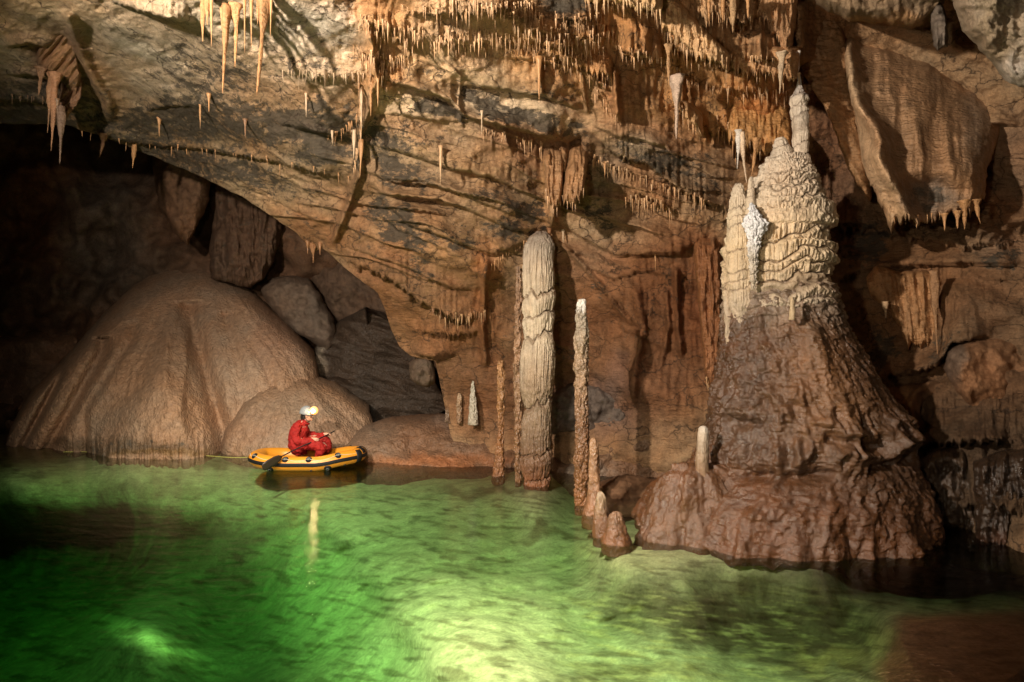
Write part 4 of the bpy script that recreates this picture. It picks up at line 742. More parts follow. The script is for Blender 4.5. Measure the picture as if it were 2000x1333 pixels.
tower('spire', [(146, 1560, 1562), (170, 1557, 1565), (184, 1551, 1571), (190, 1544, 1576), (196, 1544, 1579), (210, 1546, 1572), (215, 1545, 1578), (250, 1549, 1578), (300, 1550, 1577), (340, 1556, 1586), (400, 1556, 1590)], 9.15, M['cream'], nth=150, step=.9, disp=tiers(8, 4, .022, .012, .2, .2, kn=.01), tintf=tint_grad([(146, (0.6, 0.58, 0.56)), (180, (0.4, 0.36, 0.32)), (192, (0.62, 0.54, 0.44)), (400, (0.64, 0.55, 0.43))], (0.17, 0.12, 0.085), 6, .2, .95), parent=G)
tower('side_spire', [(358, 1438, 1444), (366, 1434, 1449), (390, 1428, 1456), (430, 1423, 1460), (520, 1421, 1470), (590, 1424, 1470), (640, 1440, 1460)], 9.05, M['cream'], nth=150, step=1.0, disp=tiers(9, 9, .028, .016, .3, .2, kn=.016), tintf=cr, parent=G)
tower('side_spire', [(345, 1465, 1469), (360, 1462, 1472), (390, 1458, 1474), (420, 1455, 1478)], 8.9, M['cream'], nth=60, step=1.2, disp=tiers(5, 9, .015, .006, .3, .2, kn=.008), tintf=cr, parent=G)
tower('side_spire', [(567, 1414, 1426), (572, 1412, 1428), (600, 1413, 1429), (640, 1416, 1428), (700, 1418, 1430)], 9.12, M['cream'], nth=60, step=1.2, disp=lumpy(.012, 9, 5, .01), tintf=cr, parent=G)
tower('side_spire', [(580, 1544, 1550), (590, 1543, 1552), (625, 1541, 1553)], 8.42, M['cream'], nth=40, step=1.5, disp=lumpy(.008, 9, 5, .006), tint=(0.55, 0.42, 0.26), parent=G)
def wt(TH, Z, Rg, Y): c, s = np.cos(TH), np.sin(TH); return .05*ridged(c*2.5, s*2.5, Z*7, 3)-.03+.05*fbm(c*Rg*30, s*Rg*30, Z*24, 3)
tower('white_crust', [(396, 1468, 1470), (410, 1465, 1475), (424, 1458, 1485), (438, 1452, 1500), (450, 1458, 1494), (470, 1463, 1484), (500, 1464, 1480), (545, 1467, 1476), (566, 1470, 1474)], 8.70, M['white'], nth=140, step=1.0, squash=.8, disp=wt, tintf=tint_grad([(398, (0.86, 0.86, 0.88)), (470, (0.82, 0.8, 0.8)), (500, (0.66, 0.6, 0.52)), (560, (0.62, 0.52, 0.4))], (0.5, 0.44, 0.36), 3, .2, 0), parent=G)

# ------------------------------------------------------------------ stalactites
def stal_mesh(w0, ln, seed, bend,  nth=9, rings=11, blunt=0.0):
    r = np.random.RandomState(seed); ph = r.rand()*6
    t = np.linspace(0, 1, rings)[:, None]; th = np.linspace(0, 2*math.pi, nth, endpoint=False)[None]
    rad = w0/2*((1-t)**(.75)*(.55+.45*(1-t))+.05+blunt*(1-t**3))*(1+.20*np.sin(t*9+ph)+.10*np.sin(t*23+ph*2)+.08*np.sin(3*th+ph))
    rad = rad*(1+.35*np.exp(-t/.05))
    x = rad*np.cos(th)+bend*ln*t**1.6; y = rad*np.sin(th); z = -ln*t+0*th
    return np.stack([x, y, z], -1)
_sc = [0]
def stal(px, y0, y1, w, tint, label, group=None, mat='drip', d=None, bend=0.0, pull=.10, name='stalactite', nth=9):
    """one hanging dripstone from (px, y0) to (px, y1)"""
    _sc[0] += 1
    dd = (cdep(px, y0) if d is None else d)-pull
    m = dd/F; ln = (y1-y0)*m
    V = stal_mesh(w*m, ln+.05, _sc[0], bend/max(1, y1-y0), nth, 30 if nth > 16 else 11)
    if nth > 16:
        q_ = V+_sc[0]*3.7; c0 = V.mean(1, keepdims=True); kk = 1+.30*fbm(q_[..., 0]*9, q_[..., 1]*9, q_[..., 2]*2.2, 3)[..., None]*2+.10*fbm(q_[..., 0]*30, q_[..., 1]*30, q_[..., 2]*14, 2)[..., None]*2; V = c0+(V-c0)*kk*np.array((1, 1, 0))+(V-c0)*np.array((0, 0, 1))
    V = V*1; p = PW(px, y0, dd); V = V+p+np.array((0, 0, .05))
    o = grid_mesh(name, V, M[mat], np.array(tint)*(0.85+.3*random.random()), 0, close_u=True, caps=True, origin=tuple(p))
    return tag(o, label, 'stalactite', group)
ORS = (0.52, 0.29, 0.13); PAL = (0.55, 0.42, 0.28)
BIG = [
 (396, -20, 82, 17, ORS, 'thick orange stalactite leftmost in the cluster hanging at the top left', 0), (405, -20, 50, 14, ORS, 'broad orange stalactite stub second from left in the top left cluster', 0),
 (413, -20, 92, 8, ORS, 'narrow orange stalactite third from left in the top left cluster', 0), (441, 20, 182, 15, ORS, 'long orange stalactite ending in a fine needle in the middle of the top left cluster', -6),
 (462, 20, 132, 13, ORS, 'knobbly brown-orange stalactite right of the long needle in the top left cluster', -3), (433, 24, 60, 6, ORS, 'short thin drip just left of the long needle stalactite', 0), (478, -10, 105, 6, ORS, 'slim stalactite between the two long ones of the top left cluster', 0), (491, -20, 92, 8, ORS, 'slim straight stalactite close left of the curved thick one', 0),
 (516, -20, 186, 20, ORS, 'thickest orange stalactite of the top left cluster, curving to a thin tip', -14), (530, -20, 74, 7, ORS, 'slim stalactite rightmost in the top left cluster', -2), (503, -20, 50, 8, ORS, 'short slim stalactite touching the thickest one of the top left cluster', 0),
 (80, 140, 187, 12, (0.3, 0.18, 0.1), 'shortest stalactite on the hem of the brown folded drapery', -4), (100, 150, 260, 13, (0.34, 0.2, 0.11), 'long thin stalactite second from left on the brown folded drapery', -7),
 (108, 150, 295, 14, (0.36, 0.2, 0.11), 'longest stalactite hanging from the brown folded drapery', -8), (120, 215, 320, 13, (0.26, 0.18, 0.13), 'greyish needle below the smaller drapery fold, its tip lowest of all at the left', -3), (112, 200, 247, 5, (0.3, 0.2, 0.12), 'thin short drip between the two longest stalactites of the folded drapery', 0),
 (203, 268, 308, 11, (0.36, 0.2, 0.12), 'small curved stalactite on the ceiling edge at the left', -8), (263, 282, 329, 10, ORS, 'orange stalactite on the ceiling edge above the dark pendant', -4), (311, 236, 268, 6, ORS, 'lone short stalactite on the dark ledge left of centre', 0),
 (391, 207, 252, 5, ORS, 'lone thin stalactite at the end of the little ledge left of centre', 0), (408, 190, 220, 6, ORS, 'stubby drip just above the little ledge left of centre', 0), (479, 240, 270, 6, (0.3, 0.17, 0.09), 'short brown drip on the dark rock left of centre', 0),
 (598, 190, 230, 4, PAL, 'single fine needle on the dark ceiling left of the vertical drip line', 0), (635, 145, 189, 5, PAL, 'single straight needle below the fringe left of the vertical drip line', 0), (706, 178, 250, 7, PAL, 'long needle on the upper part of the vertical drip line', 0), (725, 158, 228, 10, ORS, 'long tapering stalactite heading the vertical drip line', -1),
 (738, 155, 210, 6, ORS, 'thin stalactite right of the one heading the vertical drip line', 0), (692, 262, 310, 9, PAL, 'pale stalactite halfway down the vertical drip line', -1), (706, 280, 348, 9, ORS, 'stout orange stalactite halfway down the vertical drip line', -3), (861, 292, 364, 7, (0.55, 0.36, 0.2), 'lone orange spike in the middle of the ceiling', -1),
 (941, 224, 262, 4, PAL, 'lone needle under the dark bulge of the ceiling', 0), (649, 262, 284, 5, PAL, 'short drip at the left end of the slanting fringe', 0), (1053, 120, 200, 9, ORS, 'ragged orange stalactite on the pale ceiling slab at the top centre', 0),
 (1322, 158, 272, 19, (0.62, 0.48, 0.38), 'long pale pinkish stalactite left of the orange cascade', -1), (1305, 96, 178, 11, (0.56, 0.34, 0.17), 'blunt orange stalactite above and left of the long pale pinkish one', 2), (1443, 262, 330, 11, WH, 'white stalactite with two tips left of the giant stalagmite crown', -3), (1449, 266, 358, 10, (0.64, 0.5, 0.36), 'long white-tan stalactite nearly touching the giant stalagmite side spire', 9),
 (1476, 278, 348, 10, ORS, 'orange stalactite between the long white one and the giant stalagmite', -8), (1526, 112, 184, 15, (0.55, 0.42, 0.28), 'fluted tan stalactite hanging beside the tip of the giant spire', -3), (1385, -10, 52, 10, ORS, 'orange stalactite hanging from the tan top curtain at its left', 0), (1412, -10, 44, 12, ORS, 'second orange stalactite from left on the tan top curtain', 0), (1431, -10, 64, 20, (0.52, 0.34, 0.18), 'largest stalactite on the tan top curtain with a whitish point', 0), (1461, -10, 36, 12, ORS, 'short stalactite at the right of the tan top curtain', 0),
 (612, 480, 514, 10, DO, 'longest rusty stalactite at the lowest tip of the ceiling', 0), (601, 474, 497, 8, DO, 'short rusty stalactite left at the lowest tip of the ceiling', 0), (625, 480, 499, 7, DO, 'short rusty stalactite right at the lowest tip of the ceiling', 0),
 (1845, 425, 452, 8, ORS, 'small stalactite left under the wide right-hand curtain', 0), (1870, 420, 447, 10, ORS, 'stout stalactite second from left under the wide right-hand curtain', 0), (1884, 400, 449, 14, ORS, 'thick stalactite under the right corner of the wide curtain', 0), (1906, 398, 438, 10, ORS, 'stalactite at the far right under the wide curtain, curving outward', 8), (1790, 432, 446, 6, ORS, 'tiny stalactite in the middle of the hem of the wide curtain', 0), (1765, 560, 690, 0, ORS, '', 0),
 (1824, 536, 692, 15, (0.42, 0.24, 0.12), 'long straight orange rod with a pale head on the right wall', 7), (1728, 596, 622, 12, (0.5, 0.34, 0.2), 'pale leaf-shaped stalactite on the right wall near the giant stalagmite', 2), (1100, 454, 476, 6, PAL, 'short pale drip right above the head of the tall column', 0), (1073, 450, 484, 8, DO, 'rusty drip touching the shoulder of the tall column', 0), (1280, 500, 530, 3, ORS, 'thin drip in the brown recess right of the white-tipped stalagmite', 0), (1560, 108, 140, 5, WH, 'fine white thread meeting the tip of the giant spire', 0),
]
for (x, a, b, w, tn, lab, bend) in BIG:
    if w == 0: continue
    dd = None
    if 75 < x < 130: dd = 10.5
    elif 1380 < x < 1470 and a < 0: dd = 8.4
    elif 380 < x < 540 and a < 30: dd = cdep(450, 30)-.35
    elif 1780 < x < 1910 and a > 390 and a < 460: dd = 9.1
    elif x in (1443, 1449, 1476): dd = 9.6
    elif x == 1526: dd = 8.7
    elif x == 1560: dd = 9.2
    elif x == 1322: dd = 9.3
    elif x == 1305: dd = 8.9
    elif x == 1824: dd = 10.0
    elif x == 1728: dd = 10.1
    stal(x, a, b, w*1.15, tn, lab, None, 'flow' if w >= 10 else 'drip', dd, bend, nth=20 if w >= 10 else 9)
def fringe(pts, n, l0, l1, w, tint, label, group, seed, d=None, pull=.12, dy=0):
    r = random.Random(seed); P = np.array(pts, float)
    s = np.concatenate([[0], np.cumsum(np.hypot(*np.diff(P, axis=0).T))]); s /= s[-1]
    for i in range(n):
        t = (i+r.random())/n; x = float(np.interp(t, s, P[:, 0])); y = float(np.interp(t, s, P[:, 1]))+dy+r.uniform(-4, 2)
        ln = (l0+(l1-l0)*r.random()**2.2)*r.choice((.6, .9, 1.2))
        stal(x, y, y+ln, w*r.uniform(.5, 1.15), tint, label, group, 'drip', d, r.uniform(-1, 1), pull, nth=6)
FR = [
 (LED[0][0], 26, 8, 20, 3.2, ORS, 'short orange drip in the long fringe along the lower left ceiling ridge', 'fringe on the lower left ceiling ridge'),
 ([(640, 272), (665, 262), (700, 228)], 12, 8, 22, 3.2, ORS, 'small drip in the slanting fringe beside the vertical drip line', 'slanting fringe by the vertical drip line'),
 ([(545, 146), (620, 150), (712, 152)], 22, 8, 26, 3.0, PAL, 'fine pale drip in the level fringe left of the shaggy tan cluster', 'level pale fringe on the grey ceiling'),
 ([(706, 110), (745, 130), (790, 118)], 20, 14, 50, 3.6, (0.52, 0.34, 0.19), 'thin drip in the shaggy tan cluster heading the vertical drip line', 'drips of the shaggy tan cluster'),
 ([(840, 610), (900, 622), (945, 612)], 18, 8, 18, 3.0, DO, 'tiny rusty drip in the low fringe left of the tall column', 'low rusty fringe left of the column'),
 ([(960, 520), (1000, 492), (1050, 462)], 16, 8, 18, 3.0, ORS, 'tiny orange drip in the fringe rising to the head of the tall column', 'fringe rising to the column head'),
 ([(1150, 308), (1190, 330), (1260, 356), (1320, 376)], 16, 10, 32, 3.6, ORS, 'orange drip under the slanting ledge right of the rusty recess', 'drips under the slanting right ledge'),
 ([(1222, 392), (1260, 404), (1318, 412)], 14, 14, 40, 4.2, (0.46, 0.26, 0.12), 'brown-orange drip in the dense fringe below the slanting right ledge', 'dense fringe below the slanting ledge'),
 ([(1000, 60), (1060, 72), (1120, 80), (1180, 100)], 20, 10, 40, 3.2, (0.58, 0.4, 0.24), 'fine drip under the orange tiers at the top centre', 'drips under the top orange tiers'),
 ([(1215, 108), (1290, 114)], 10, 8, 18, 3.0, (0.58, 0.4, 0.24), 'fine drip under the orange shelf above the smooth brown panel', 'drips above the smooth brown panel'),
 ([(1145, 2), (1220, 6), (1290, 26)], 14, 8, 40, 4.2, (0.6, 0.42, 0.24), 'golden drip along the top hem above the dark hollow', 'golden drips at the top hem'),
 ([(1300, 60), (1360, 106), (1420, 122), (1480, 128), (1550, 140)], 30, 12, 50, 3.8, (0.6, 0.42, 0.25), 'straw-like drip under the diagonal pale curtain at the top', 'straws under the diagonal curtain'),
 ([(1395, 252), (1440, 290), (1510, 300), (1548, 300)], 14, 12, 44, 4.5, ORS, 'orange drip on the hem of the orange cascade', 'drips on the orange cascade hem'),
 ([(880, 10), (960, 16), (1040, 16)], 16, 10, 40, 3.4, (0.6, 0.42, 0.26), 'thin drip along the very top edge left of the dark grey patch', 'drips along the top edge'),
 ([(1700, 738), (1745, 742)], 7, 8, 16, 2.8, DO, 'tiny drip under the rock beside the giant stalagmite right flank', 'drips beside the giant flank'),
 ([(20, 192), (80, 198), (130, 204)], 12, 6, 24, 2.8, (0.3, 0.18, 0.1), 'tiny brown drip under the dark ledge at the far left', 'drips under the far left ledge'),
 ([(1745, 434), (1840, 424)], 7, 6, 14, 3.0, ORS, 'tiny drip on the hem of the wide right curtain', 'drips on the wide curtain hem'),
]
for i, (p, n, a, b, w, tn, lab, grp) in enumerate(FR):
    dd = {10: 7.7, 11: None, 16: 9.15}.get(i)
    fringe(p, n, a, b, w, tn, lab, grp, i+50, dd, .3 if i in (8, 9, 11, 12) else .12)

# the countless finer drips between the larger ones: too many to count, one object
def fine_drips():
    r = random.Random(99); VV = []; FF = []; TT = []; nb = 0
    lines = [(t[2], t[3]+.10, 26) for t in TC]+[(e[0], None, 18) for e in LED if len(e) > 3 and np.mean([q[1] for q in e[0]]) < 135 and e[0][0][0] > 650]+[([(1150, 310), (1262, 356), (1400, 405)], None, 20), ([(940, 262), (1010, 275), (1060, 290)], None, 12), ([(1230, 385), (1320, 412)], None, 20), ([(845, 612), (900, 624), (948, 615)], None, 12)]+[([(700, 60), (760, 70), (830, 60)], None, 20), ([(1040, 110), (1120, 140), (1200, 160)], None, 40), ([(1300, 130), (1380, 170), (1460, 180), (1550, 190)], None, 44),
             ([(1000, 20), (1080, 50), (1180, 60)], None, 40), ([(860, 60), (960, 70), (1050, 90)], None, 30), ([(700, 150), (706, 250), (690, 340)], None, 20), ([(1160, 180), (1200, 230), (1210, 250)], None, 14), ([(1400, 230), (1470, 250), (1550, 250)], None, 26)]
    for pts, dd, n in lines:
        P = np.array(pts, float); s = np.concatenate([[0], np.cumsum(np.hypot(*np.diff(P, axis=0).T))]); n = max(6, int(s[-1]/4.2)); s /= s[-1]
        for i in range(n):
            t = r.random(); x = float(np.interp(t, s, P[:, 0])); y = float(np.interp(t, s, P[:, 1]))+r.uniform(-9, 6)
            if y > 760: continue
            d = (cdep(x, y) if dd is None else dd)-r.uniform(.02, .14); m = d/F; w = r.choice((1.4, 1.8, 2.2, 3.0, 4.2)); ln = w*r.uniform(3, 8)
            V = stal_mesh(w*m, ln*m+.03, r.randrange(9999), 0, 5, 5)+PW(x, y, d)+np.array((0, 0, .03)); k = V.shape[0]*5
            VV.append(V.reshape(-1, 3)); c = .75+.5*r.random(); TT.append(np.tile(np.array((0.54*c, 0.34*c, 0.18*c, 1)), (k, 1)))
            for a in range(4):
                for b in range(5): FF.append((nb+a*5+b, nb+(a+1)*5+b, nb+(a+1)*5+(b+1) % 5, nb+a*5+(b+1) % 5))
            nb += k
    me = bpy.data.meshes.new('fine_drips'); me.from_pydata(np.concatenate(VV).tolist(), [], FF)
    at = me.attributes.new('tint', 'FLOAT_COLOR', 'POINT'); at.data.foreach_set('color', np.concatenate(TT).reshape(-1).astype(np.float32))
    tag(fin(link('fine_drips', me, M['drip'])), 'countless fine orange drips fringing the ceiling ledges and curtains', 'dripstone', kind='stuff'); print('DRIPS', len(VV))
fine_drips()
# ------------------------------------------------------------------ pool: bed and water
def pool():
    xs = np.arange(-700, 2700, 4.0); ys = np.concatenate([np.arange(848, 1000, 2.0), np.arange(1000, 1700, 3.0)]); px, py = np.meshgrid(xs, ys)
    BD = [(-400, 880, .1), (0, 892, .1), (200, 900, .12), (400, 906, .14), (600, 915, .25), (850, 925, .2), (0, 930, .3), (250, 940, .35), (100, 1000, 1.0), (300, 1000, .9), (0, 1100, 2.2), (200, 1120, 2.3), (0, 1333, 2.6), (-300, 1200, 2.6), (290, 1250, 1.5), (150, 1250, 2.3), (430, 1230, 2.1), (420, 1333, 2.0),
          (500, 1000, .75), (450, 1060, 1.2), (460, 1150, 1.9), (600, 960, .45), (620, 1080, 1.0), (650, 1200, 1.3), (700, 1333, 1.3), (560, 1333, 1.7), (400, 1450, 2.2),
          (760, 945, .35), (800, 1010, .55), (760, 1080, .75), (860, 1200, .6), (960, 1300, .45), (1000, 1450, .4), (950, 960, .25), (1050, 972, .10), (1010, 962, .12), (980, 940, .14), (1000, 1050, .6), (1150, 1000, .45), (1150, 1100, .45), (1200, 1070, .15), (1300, 1078, .08), (1450, 1098, .08), (1600, 1115, .12), (1250, 1040, .2), (1400, 1140, .3),
          (1200, 1200, .6), (1300, 1300, .6), (1500, 1190, .6), (1600, 1300, .6), (1740, 1080, .7), (1800, 1130, 1.0), (1900, 1120, 1.2), (2100, 1150, 1.2), (1690, 1250, .55), (1745, 1225, .10), (1760, 1275, .06), (1860, 1212, .05), (1715, 1320, .18), (2000, 1225, .03), (2000, 1320, .04), (1850, 1330, .03), (2300, 1250, .04), (1700, 1420, .4), (1900, 1440, .1)]
    D = rbf(BD, px, py, 55)
    d0 = (H+D)*F/(py-CY); X0 = (px-1000)/F*d0; Y0 = d0
    D += .10*sstep(930, 1080, py)*np.clip(D, .15, 1)*fbm(X0*.7, Y0*.9, 2.0, 3)*2
    # the step that runs from the raft down to the foreground
    ex = np.interp(py, [930, 1020, 1100, 1200, 1333, 1500], [560, 640, 715, 780, 870, 960])+10*fbm(py/40, 0*px, 2.2, 3)
    D += .14*(1-sstep(-50, 16, px-ex))*sstep(980, 1060, py)
    # sand ripples lie roughly along the bank
    rp = fbm(X0*1.6, Y0*2.2, 5.0, 3)*1.6
    D -= (.015+.05*sstep(950, 1200, py))*rp*np.clip(D*2, .1, 1)
    D = np.where(px > 1700, D+.03*fbm(X0*2, Y0*2, 8, 3), D); D = np.clip(D, .02, 6)
    d = (H+D)*F/(py-CY)
    tn = spl(px, py, [(150, 920, 260, 45, (0.62, 0.60, 0.30), .8), (450, 910, 120, 12, (0.25, 0.22, 0.1), .7), (300, 962, 120, 14, (0.2, 0.17, 0.09), .5), (430, 1040, 130, 16, (0.14, 0.12, 0.07), .6), (960, 960, 100, 10, (0.14, 0.1, 0.06), .7), (1160, 1105, 0, 0, DK, 0) if False else (1060, 1040, 60, 10, (0.2, 0.17, 0.08), .8),
        (1220, 1085, 110, 30, (0.7, 0.66, 0.34), .8), (1450, 1100, 220, 30, (0.62, 0.60, 0.32), .8), (960, 1260, 140, 110, (0.78, 0.72, 0.40), .8), (1330, 1200, 190, 55, (0.13, 0.10, 0.055), .85, 10), (1560, 1230, 200, 90, (0.14, 0.10, 0.055), .85, 12), (1250, 1320, 160, 20, (0.35, 0.3, 0.13), .6),
        (1820, 1130, 220, 50, (0.07, 0.05, 0.03), .9), (1850, 1280, 150, 70, (0.085, 0.045, 0.024), .95), (1712, 1290, 26, 60, (0.60, 0.55, 0.25), .85, -10), (300, 1265, 70, 28, (0.8, 0.75, 0.42), .9, 25), (740, 1290, 60, 40, (0.6, .6, .35), .3), (1620, 1290, 60, 20, (0.6, 0.5, 0.2), .8, 15), (1240, 960, 60, 40, (0.16, 0.08, 0.04), .9)],
        (0.52, 0.52, 0.28), 26, 60)
    dk_ = (1-sstep(380, 640, px-(py-1000)*.35))*sstep(950, 1080, py)*.88; ro_ = np.exp(-((px-300)/80)**2-((py-1255-(px-300)*.4)/22)**2); dk_ = (dk_*(1-ro_))[..., None]; tn = tn*(1-dk_)+np.array((0.045, 0.055, 0.03))*dk_  # tint darkened at lower left to stand in for the dark of deep water
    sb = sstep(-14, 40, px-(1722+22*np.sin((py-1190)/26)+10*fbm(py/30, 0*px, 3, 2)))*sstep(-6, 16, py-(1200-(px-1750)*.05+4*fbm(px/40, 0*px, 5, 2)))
    streak = sstep(.0, .35, fbm(px/60, (py-.1*px)/9, 8.8, 4))*sstep(1120, 1200, py)*sstep(1000, 1150, px)*(1-sstep(1640, 1720, px))
    tn = tn*(1-.75*streak[..., None])+np.array((0.62, 0.56, 0.25))*.75*streak[..., None]
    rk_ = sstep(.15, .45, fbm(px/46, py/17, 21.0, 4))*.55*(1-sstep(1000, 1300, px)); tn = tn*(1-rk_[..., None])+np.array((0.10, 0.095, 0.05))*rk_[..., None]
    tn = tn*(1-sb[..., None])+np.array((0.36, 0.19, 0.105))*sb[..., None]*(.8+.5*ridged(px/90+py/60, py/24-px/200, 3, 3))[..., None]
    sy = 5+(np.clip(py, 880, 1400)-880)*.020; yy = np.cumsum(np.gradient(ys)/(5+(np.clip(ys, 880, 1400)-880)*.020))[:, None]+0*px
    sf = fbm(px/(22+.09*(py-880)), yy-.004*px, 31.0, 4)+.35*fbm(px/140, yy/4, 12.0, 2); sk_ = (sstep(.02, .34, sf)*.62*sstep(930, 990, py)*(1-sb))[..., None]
    tn = tn*(1-sk_)+tn*np.array((.30, .26, .22))*sk_  # dark streaks of surface wavelets painted into the bed tint
    s = NT('pool_sediment'); pos = s.n('ShaderNodeNewGeometry').outputs['Position']; tint = s.n('ShaderNodeAttribute', attribute_name='tint').outputs['Color']
    n = s.noise(s.mapv(pos, (1, 1.2, 1), (0, 0, R(12))), 3.2, 8, .65, .1); n2 = s.noise(s.mapv(pos, (1.0, 1.7, 1), (0, 0, R(8))), 4.0, 6, .65, .15)
    cb = s.n('ShaderNodeCombineColor'); lum = s.math('MULTIPLY', s.mr(n, .3, .7, .85, 1.12), s.math('MULTIPLY', s.mr(n2, .36, .64, .78, 1.1), s.mr(s.noise(pos, 26, 4, .7), .3, .7, .75, 1.2))); [s.l(lum, cb.inputs[i]) for i in range(3)]
    b = s.n('ShaderNodeBsdfPrincipled'); s.l(s.mix(1.0, tint, cb.outputs[0], 'MULTIPLY'), b.inputs['Base Color']); b.inputs['Roughness'].default_value = .95; b.inputs['Specular IOR Level'].default_value = .1
    s.l(s.bump(n2, .035, .9, s.bump(n, .04, .6)), b.inputs['Normal']); s.l(b.outputs[0], s.out.inputs[0])
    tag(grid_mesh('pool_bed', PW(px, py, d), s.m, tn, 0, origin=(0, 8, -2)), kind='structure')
    # water: a closed body whose clear green comes from absorption along the path
    s = NT('pool_water'); pos = s.n('ShaderNodeNewGeometry').outputs['Position']
    a = s.noise(s.mapv(pos, (1, 2.2, 1)), 2.2, 3, .5, .5); a2 = s.noise(s.mapv(pos, (1.3, 3.2, 1), (0, 0, R(10))), 9, 3, .55, .3)
    nm = s.bump(a2, .0032, 1.0, s.bump(a, .009, 1.0))
    fr = s.n('ShaderNodeFresnel'); fr.inputs['IOR'].default_value = 1.2; s.l(nm, fr.inputs['Normal'])
    gl = s.n('ShaderNodeBsdfGlossy'); gl.inputs['Roughness'].default_value = .012; s.l(nm, gl.inputs['Normal'])
    tr = s.n('ShaderNodeBsdfTransparent'); mx = s.n('ShaderNodeMixShader'); s.l(fr.outputs[0], mx.inputs[0]); s.l(tr.outputs[0], mx.inputs[1]); s.l(gl.outputs[0], mx.inputs[2]); s.l(mx.outputs[0], s.out.inputs['Surface'])
    va = s.n('ShaderNodeVolumeAbsorption'); va.inputs['Color'].default_value = (0.35, 0.85, 0.36, 1); va.inputs['Density'].default_value = 0.40; s.l(va.outputs[0], s.out.inputs['Volume'])
    bm = bmesh.new(); bmesh.ops.create_cube(bm, size=1.0)
    for v in bm.verts: v.co = Vector((v.co.x*46, v.co.y*21.4+11.9, -7 if v.co.z < 0 else 0))
    me = bpy.data.meshes.new('pool_water'); bm.to_mesh(me); bm.free()
    tag(link('pool_water', me, s.m), kind='structure')
pool()

# ------------------------------------------------------------------ raft, person, paddle, rope
def tubes(name, chains, mat, parent=None, n=10, vox=None, smooth_it=0, origin=None):
    """swept tapered tubes: chains of (x, y, z, r) points, optionally fused into one skin"""
    bm = bmesh.new()
    for ch in chains:
        P = [Vector(c[:3]) for c in ch]; rs = [c[3] for c in ch]
        fine = []; fr = []
        for i in range(len(P)-1):
            p0 = P[max(i-1, 0)]; p1 = P[i]; p2 = P[i+1]; p3 = P[min(i+2, len(P)-1)]
            for k in range(5):
                t = k/5; fine.append(0.5*((2*p1)+(-p0+p2)*t+(2*p0-5*p1+4*p2-p3)*t*t+(-p0+3*p1-3*p2+p3)*t**3)); fr.append(rs[i]*(1-t)+rs[i+1]*t)
        fine.append(P[-1]); fr.append(rs[-1])
        # rounded ends
        d0 = (fine[0]-fine[1]).normalized(); d1 = (fine[-1]-fine[-2]).normalized()
        pre = [(fine[0]+d0*fr[0]*s_, fr[0]*c_) for s_, c_ in ((.97, .25), (.8, .6), (.45, .89))]; post = [(fine[-1]+d1*fr[-1]*s_, fr[-1]*c_) for s_, c_ in ((.45, .89), (.8, .6), (.97, .25))]
        seq = pre+list(zip(fine, fr))+post
        up = Vector((0.13, 0.2, 1)).normalized(); prev = None
        for i, (p, r_) in enumerate(seq):
            tg = (seq[min(i+1, len(seq)-1)][0]-seq[max(i-1, 0)][0]).normalized()
            a = tg.cross(up); a = a.normalized() if a.length > 1e-3 else Vector((1, 0, 0)); b = tg.cross(a).normalized(); up = -b if (-b).dot(up) > 0 else b
            ring = [bm.verts.new(p+(a*math.cos(2*math.pi*k/n)+b*math.sin(2*math.pi*k/n))*r_) for k in range(n)]
            if prev:
                best = min(range(n), key=lambda s_: (ring[s_].co-prev[0].co).length); ring = ring[best:]+ring[:best]
                if (ring[1].co-prev[1].co).length > (ring[-1].co-prev[1].co).length: ring = [ring[0]]+ring[:0:-1]
                for k in range(n): bm.faces.new((prev[k], prev[(k+1) % n], ring[(k+1) % n], ring[k]))
            else: bm.faces.new(ring)
            prev = ring
        bm.faces.new(prev)
    bmesh.ops.recalc_face_normals(bm, faces=bm.faces)
    me = bpy.data.meshes.new(name); bm.to_mesh(me); bm.free()
    o = link(name, me, mat, parent, origin); fin(o)
    if vox:
        m = o.modifiers.new('fuse', 'REMESH'); m.mode = 'VOXEL'; m.voxel_size = vox; m.use_smooth_shade = True
        if smooth_it:
            q = o.modifiers.new('soft', 'SMOOTH'); q.factor = .5; q.iterations = smooth_it
    return o
BX, BY = -4.13, 13.75; WS = 0.01005
def bx(px): return (px-1000)*WS-.11
def bz(py): return H-(py-CY)*WS
raft = empty('inflatable_raft', (BX, BY, 0.0)); tag(raft, 'small yellow inflatable raft with black trim floating on the green water', 'raft')
my = plain('raft_yellow_fabric', (0.68, 0.26, 0.02), .38, .5, .12, .002, 30); mk = plain('raft_black_rubber', (0.010, 0.010, 0.011), .6, .25)
# centreline of the tube in plan: straight sides with angled ends, rising at bow and stern
cl = [(-1.02, 0, .20), (-.98, -.26, .195), (-.72, -.50, .17), (-.35, -.57, .145), (.1, -.58, .145), (.42, -.56, .15), (.78, -.42, .21), (1.04, -.2, .24), (1.10, 0, .25), (1.04, .2, .24), (.78, .42, .21), (.42, .56, .15), (0, .58, .145), (-.4, .57, .145), (-.72, .50, .17), (-.98, .26, .195)]
def closed(cl, per=8):
    cl = [(a*.96+.0, b*.9, c-.025) for a, b, c in cl]
    out = []; n = len(cl)
    for i in range(n):
        p0, p1, p2, p3 = [Vector(cl[(i+k-1) % n]) for k in range(4)]
        for k in range(per):
            t = k/per; out.append(0.5*((2*p1)+(-p0+p2)*t+(2*p0-5*p1+4*p2-p3)*t*t+(-p0+3*p1-3*p2+p3)*t**3))
    return out
CLN = closed(cl)
def frame_at(i):
    n = len(CLN); t = (CLN[(i+1) % n]-CLN[i-1]).normalized(); out = Vector((t.y, -t.x, 0)).normalized()
    if out.dot(Vector((CLN[i].x, CLN[i].y, 0))) < 0: out = -out
    return t, out, Vector((0, 0, 1))
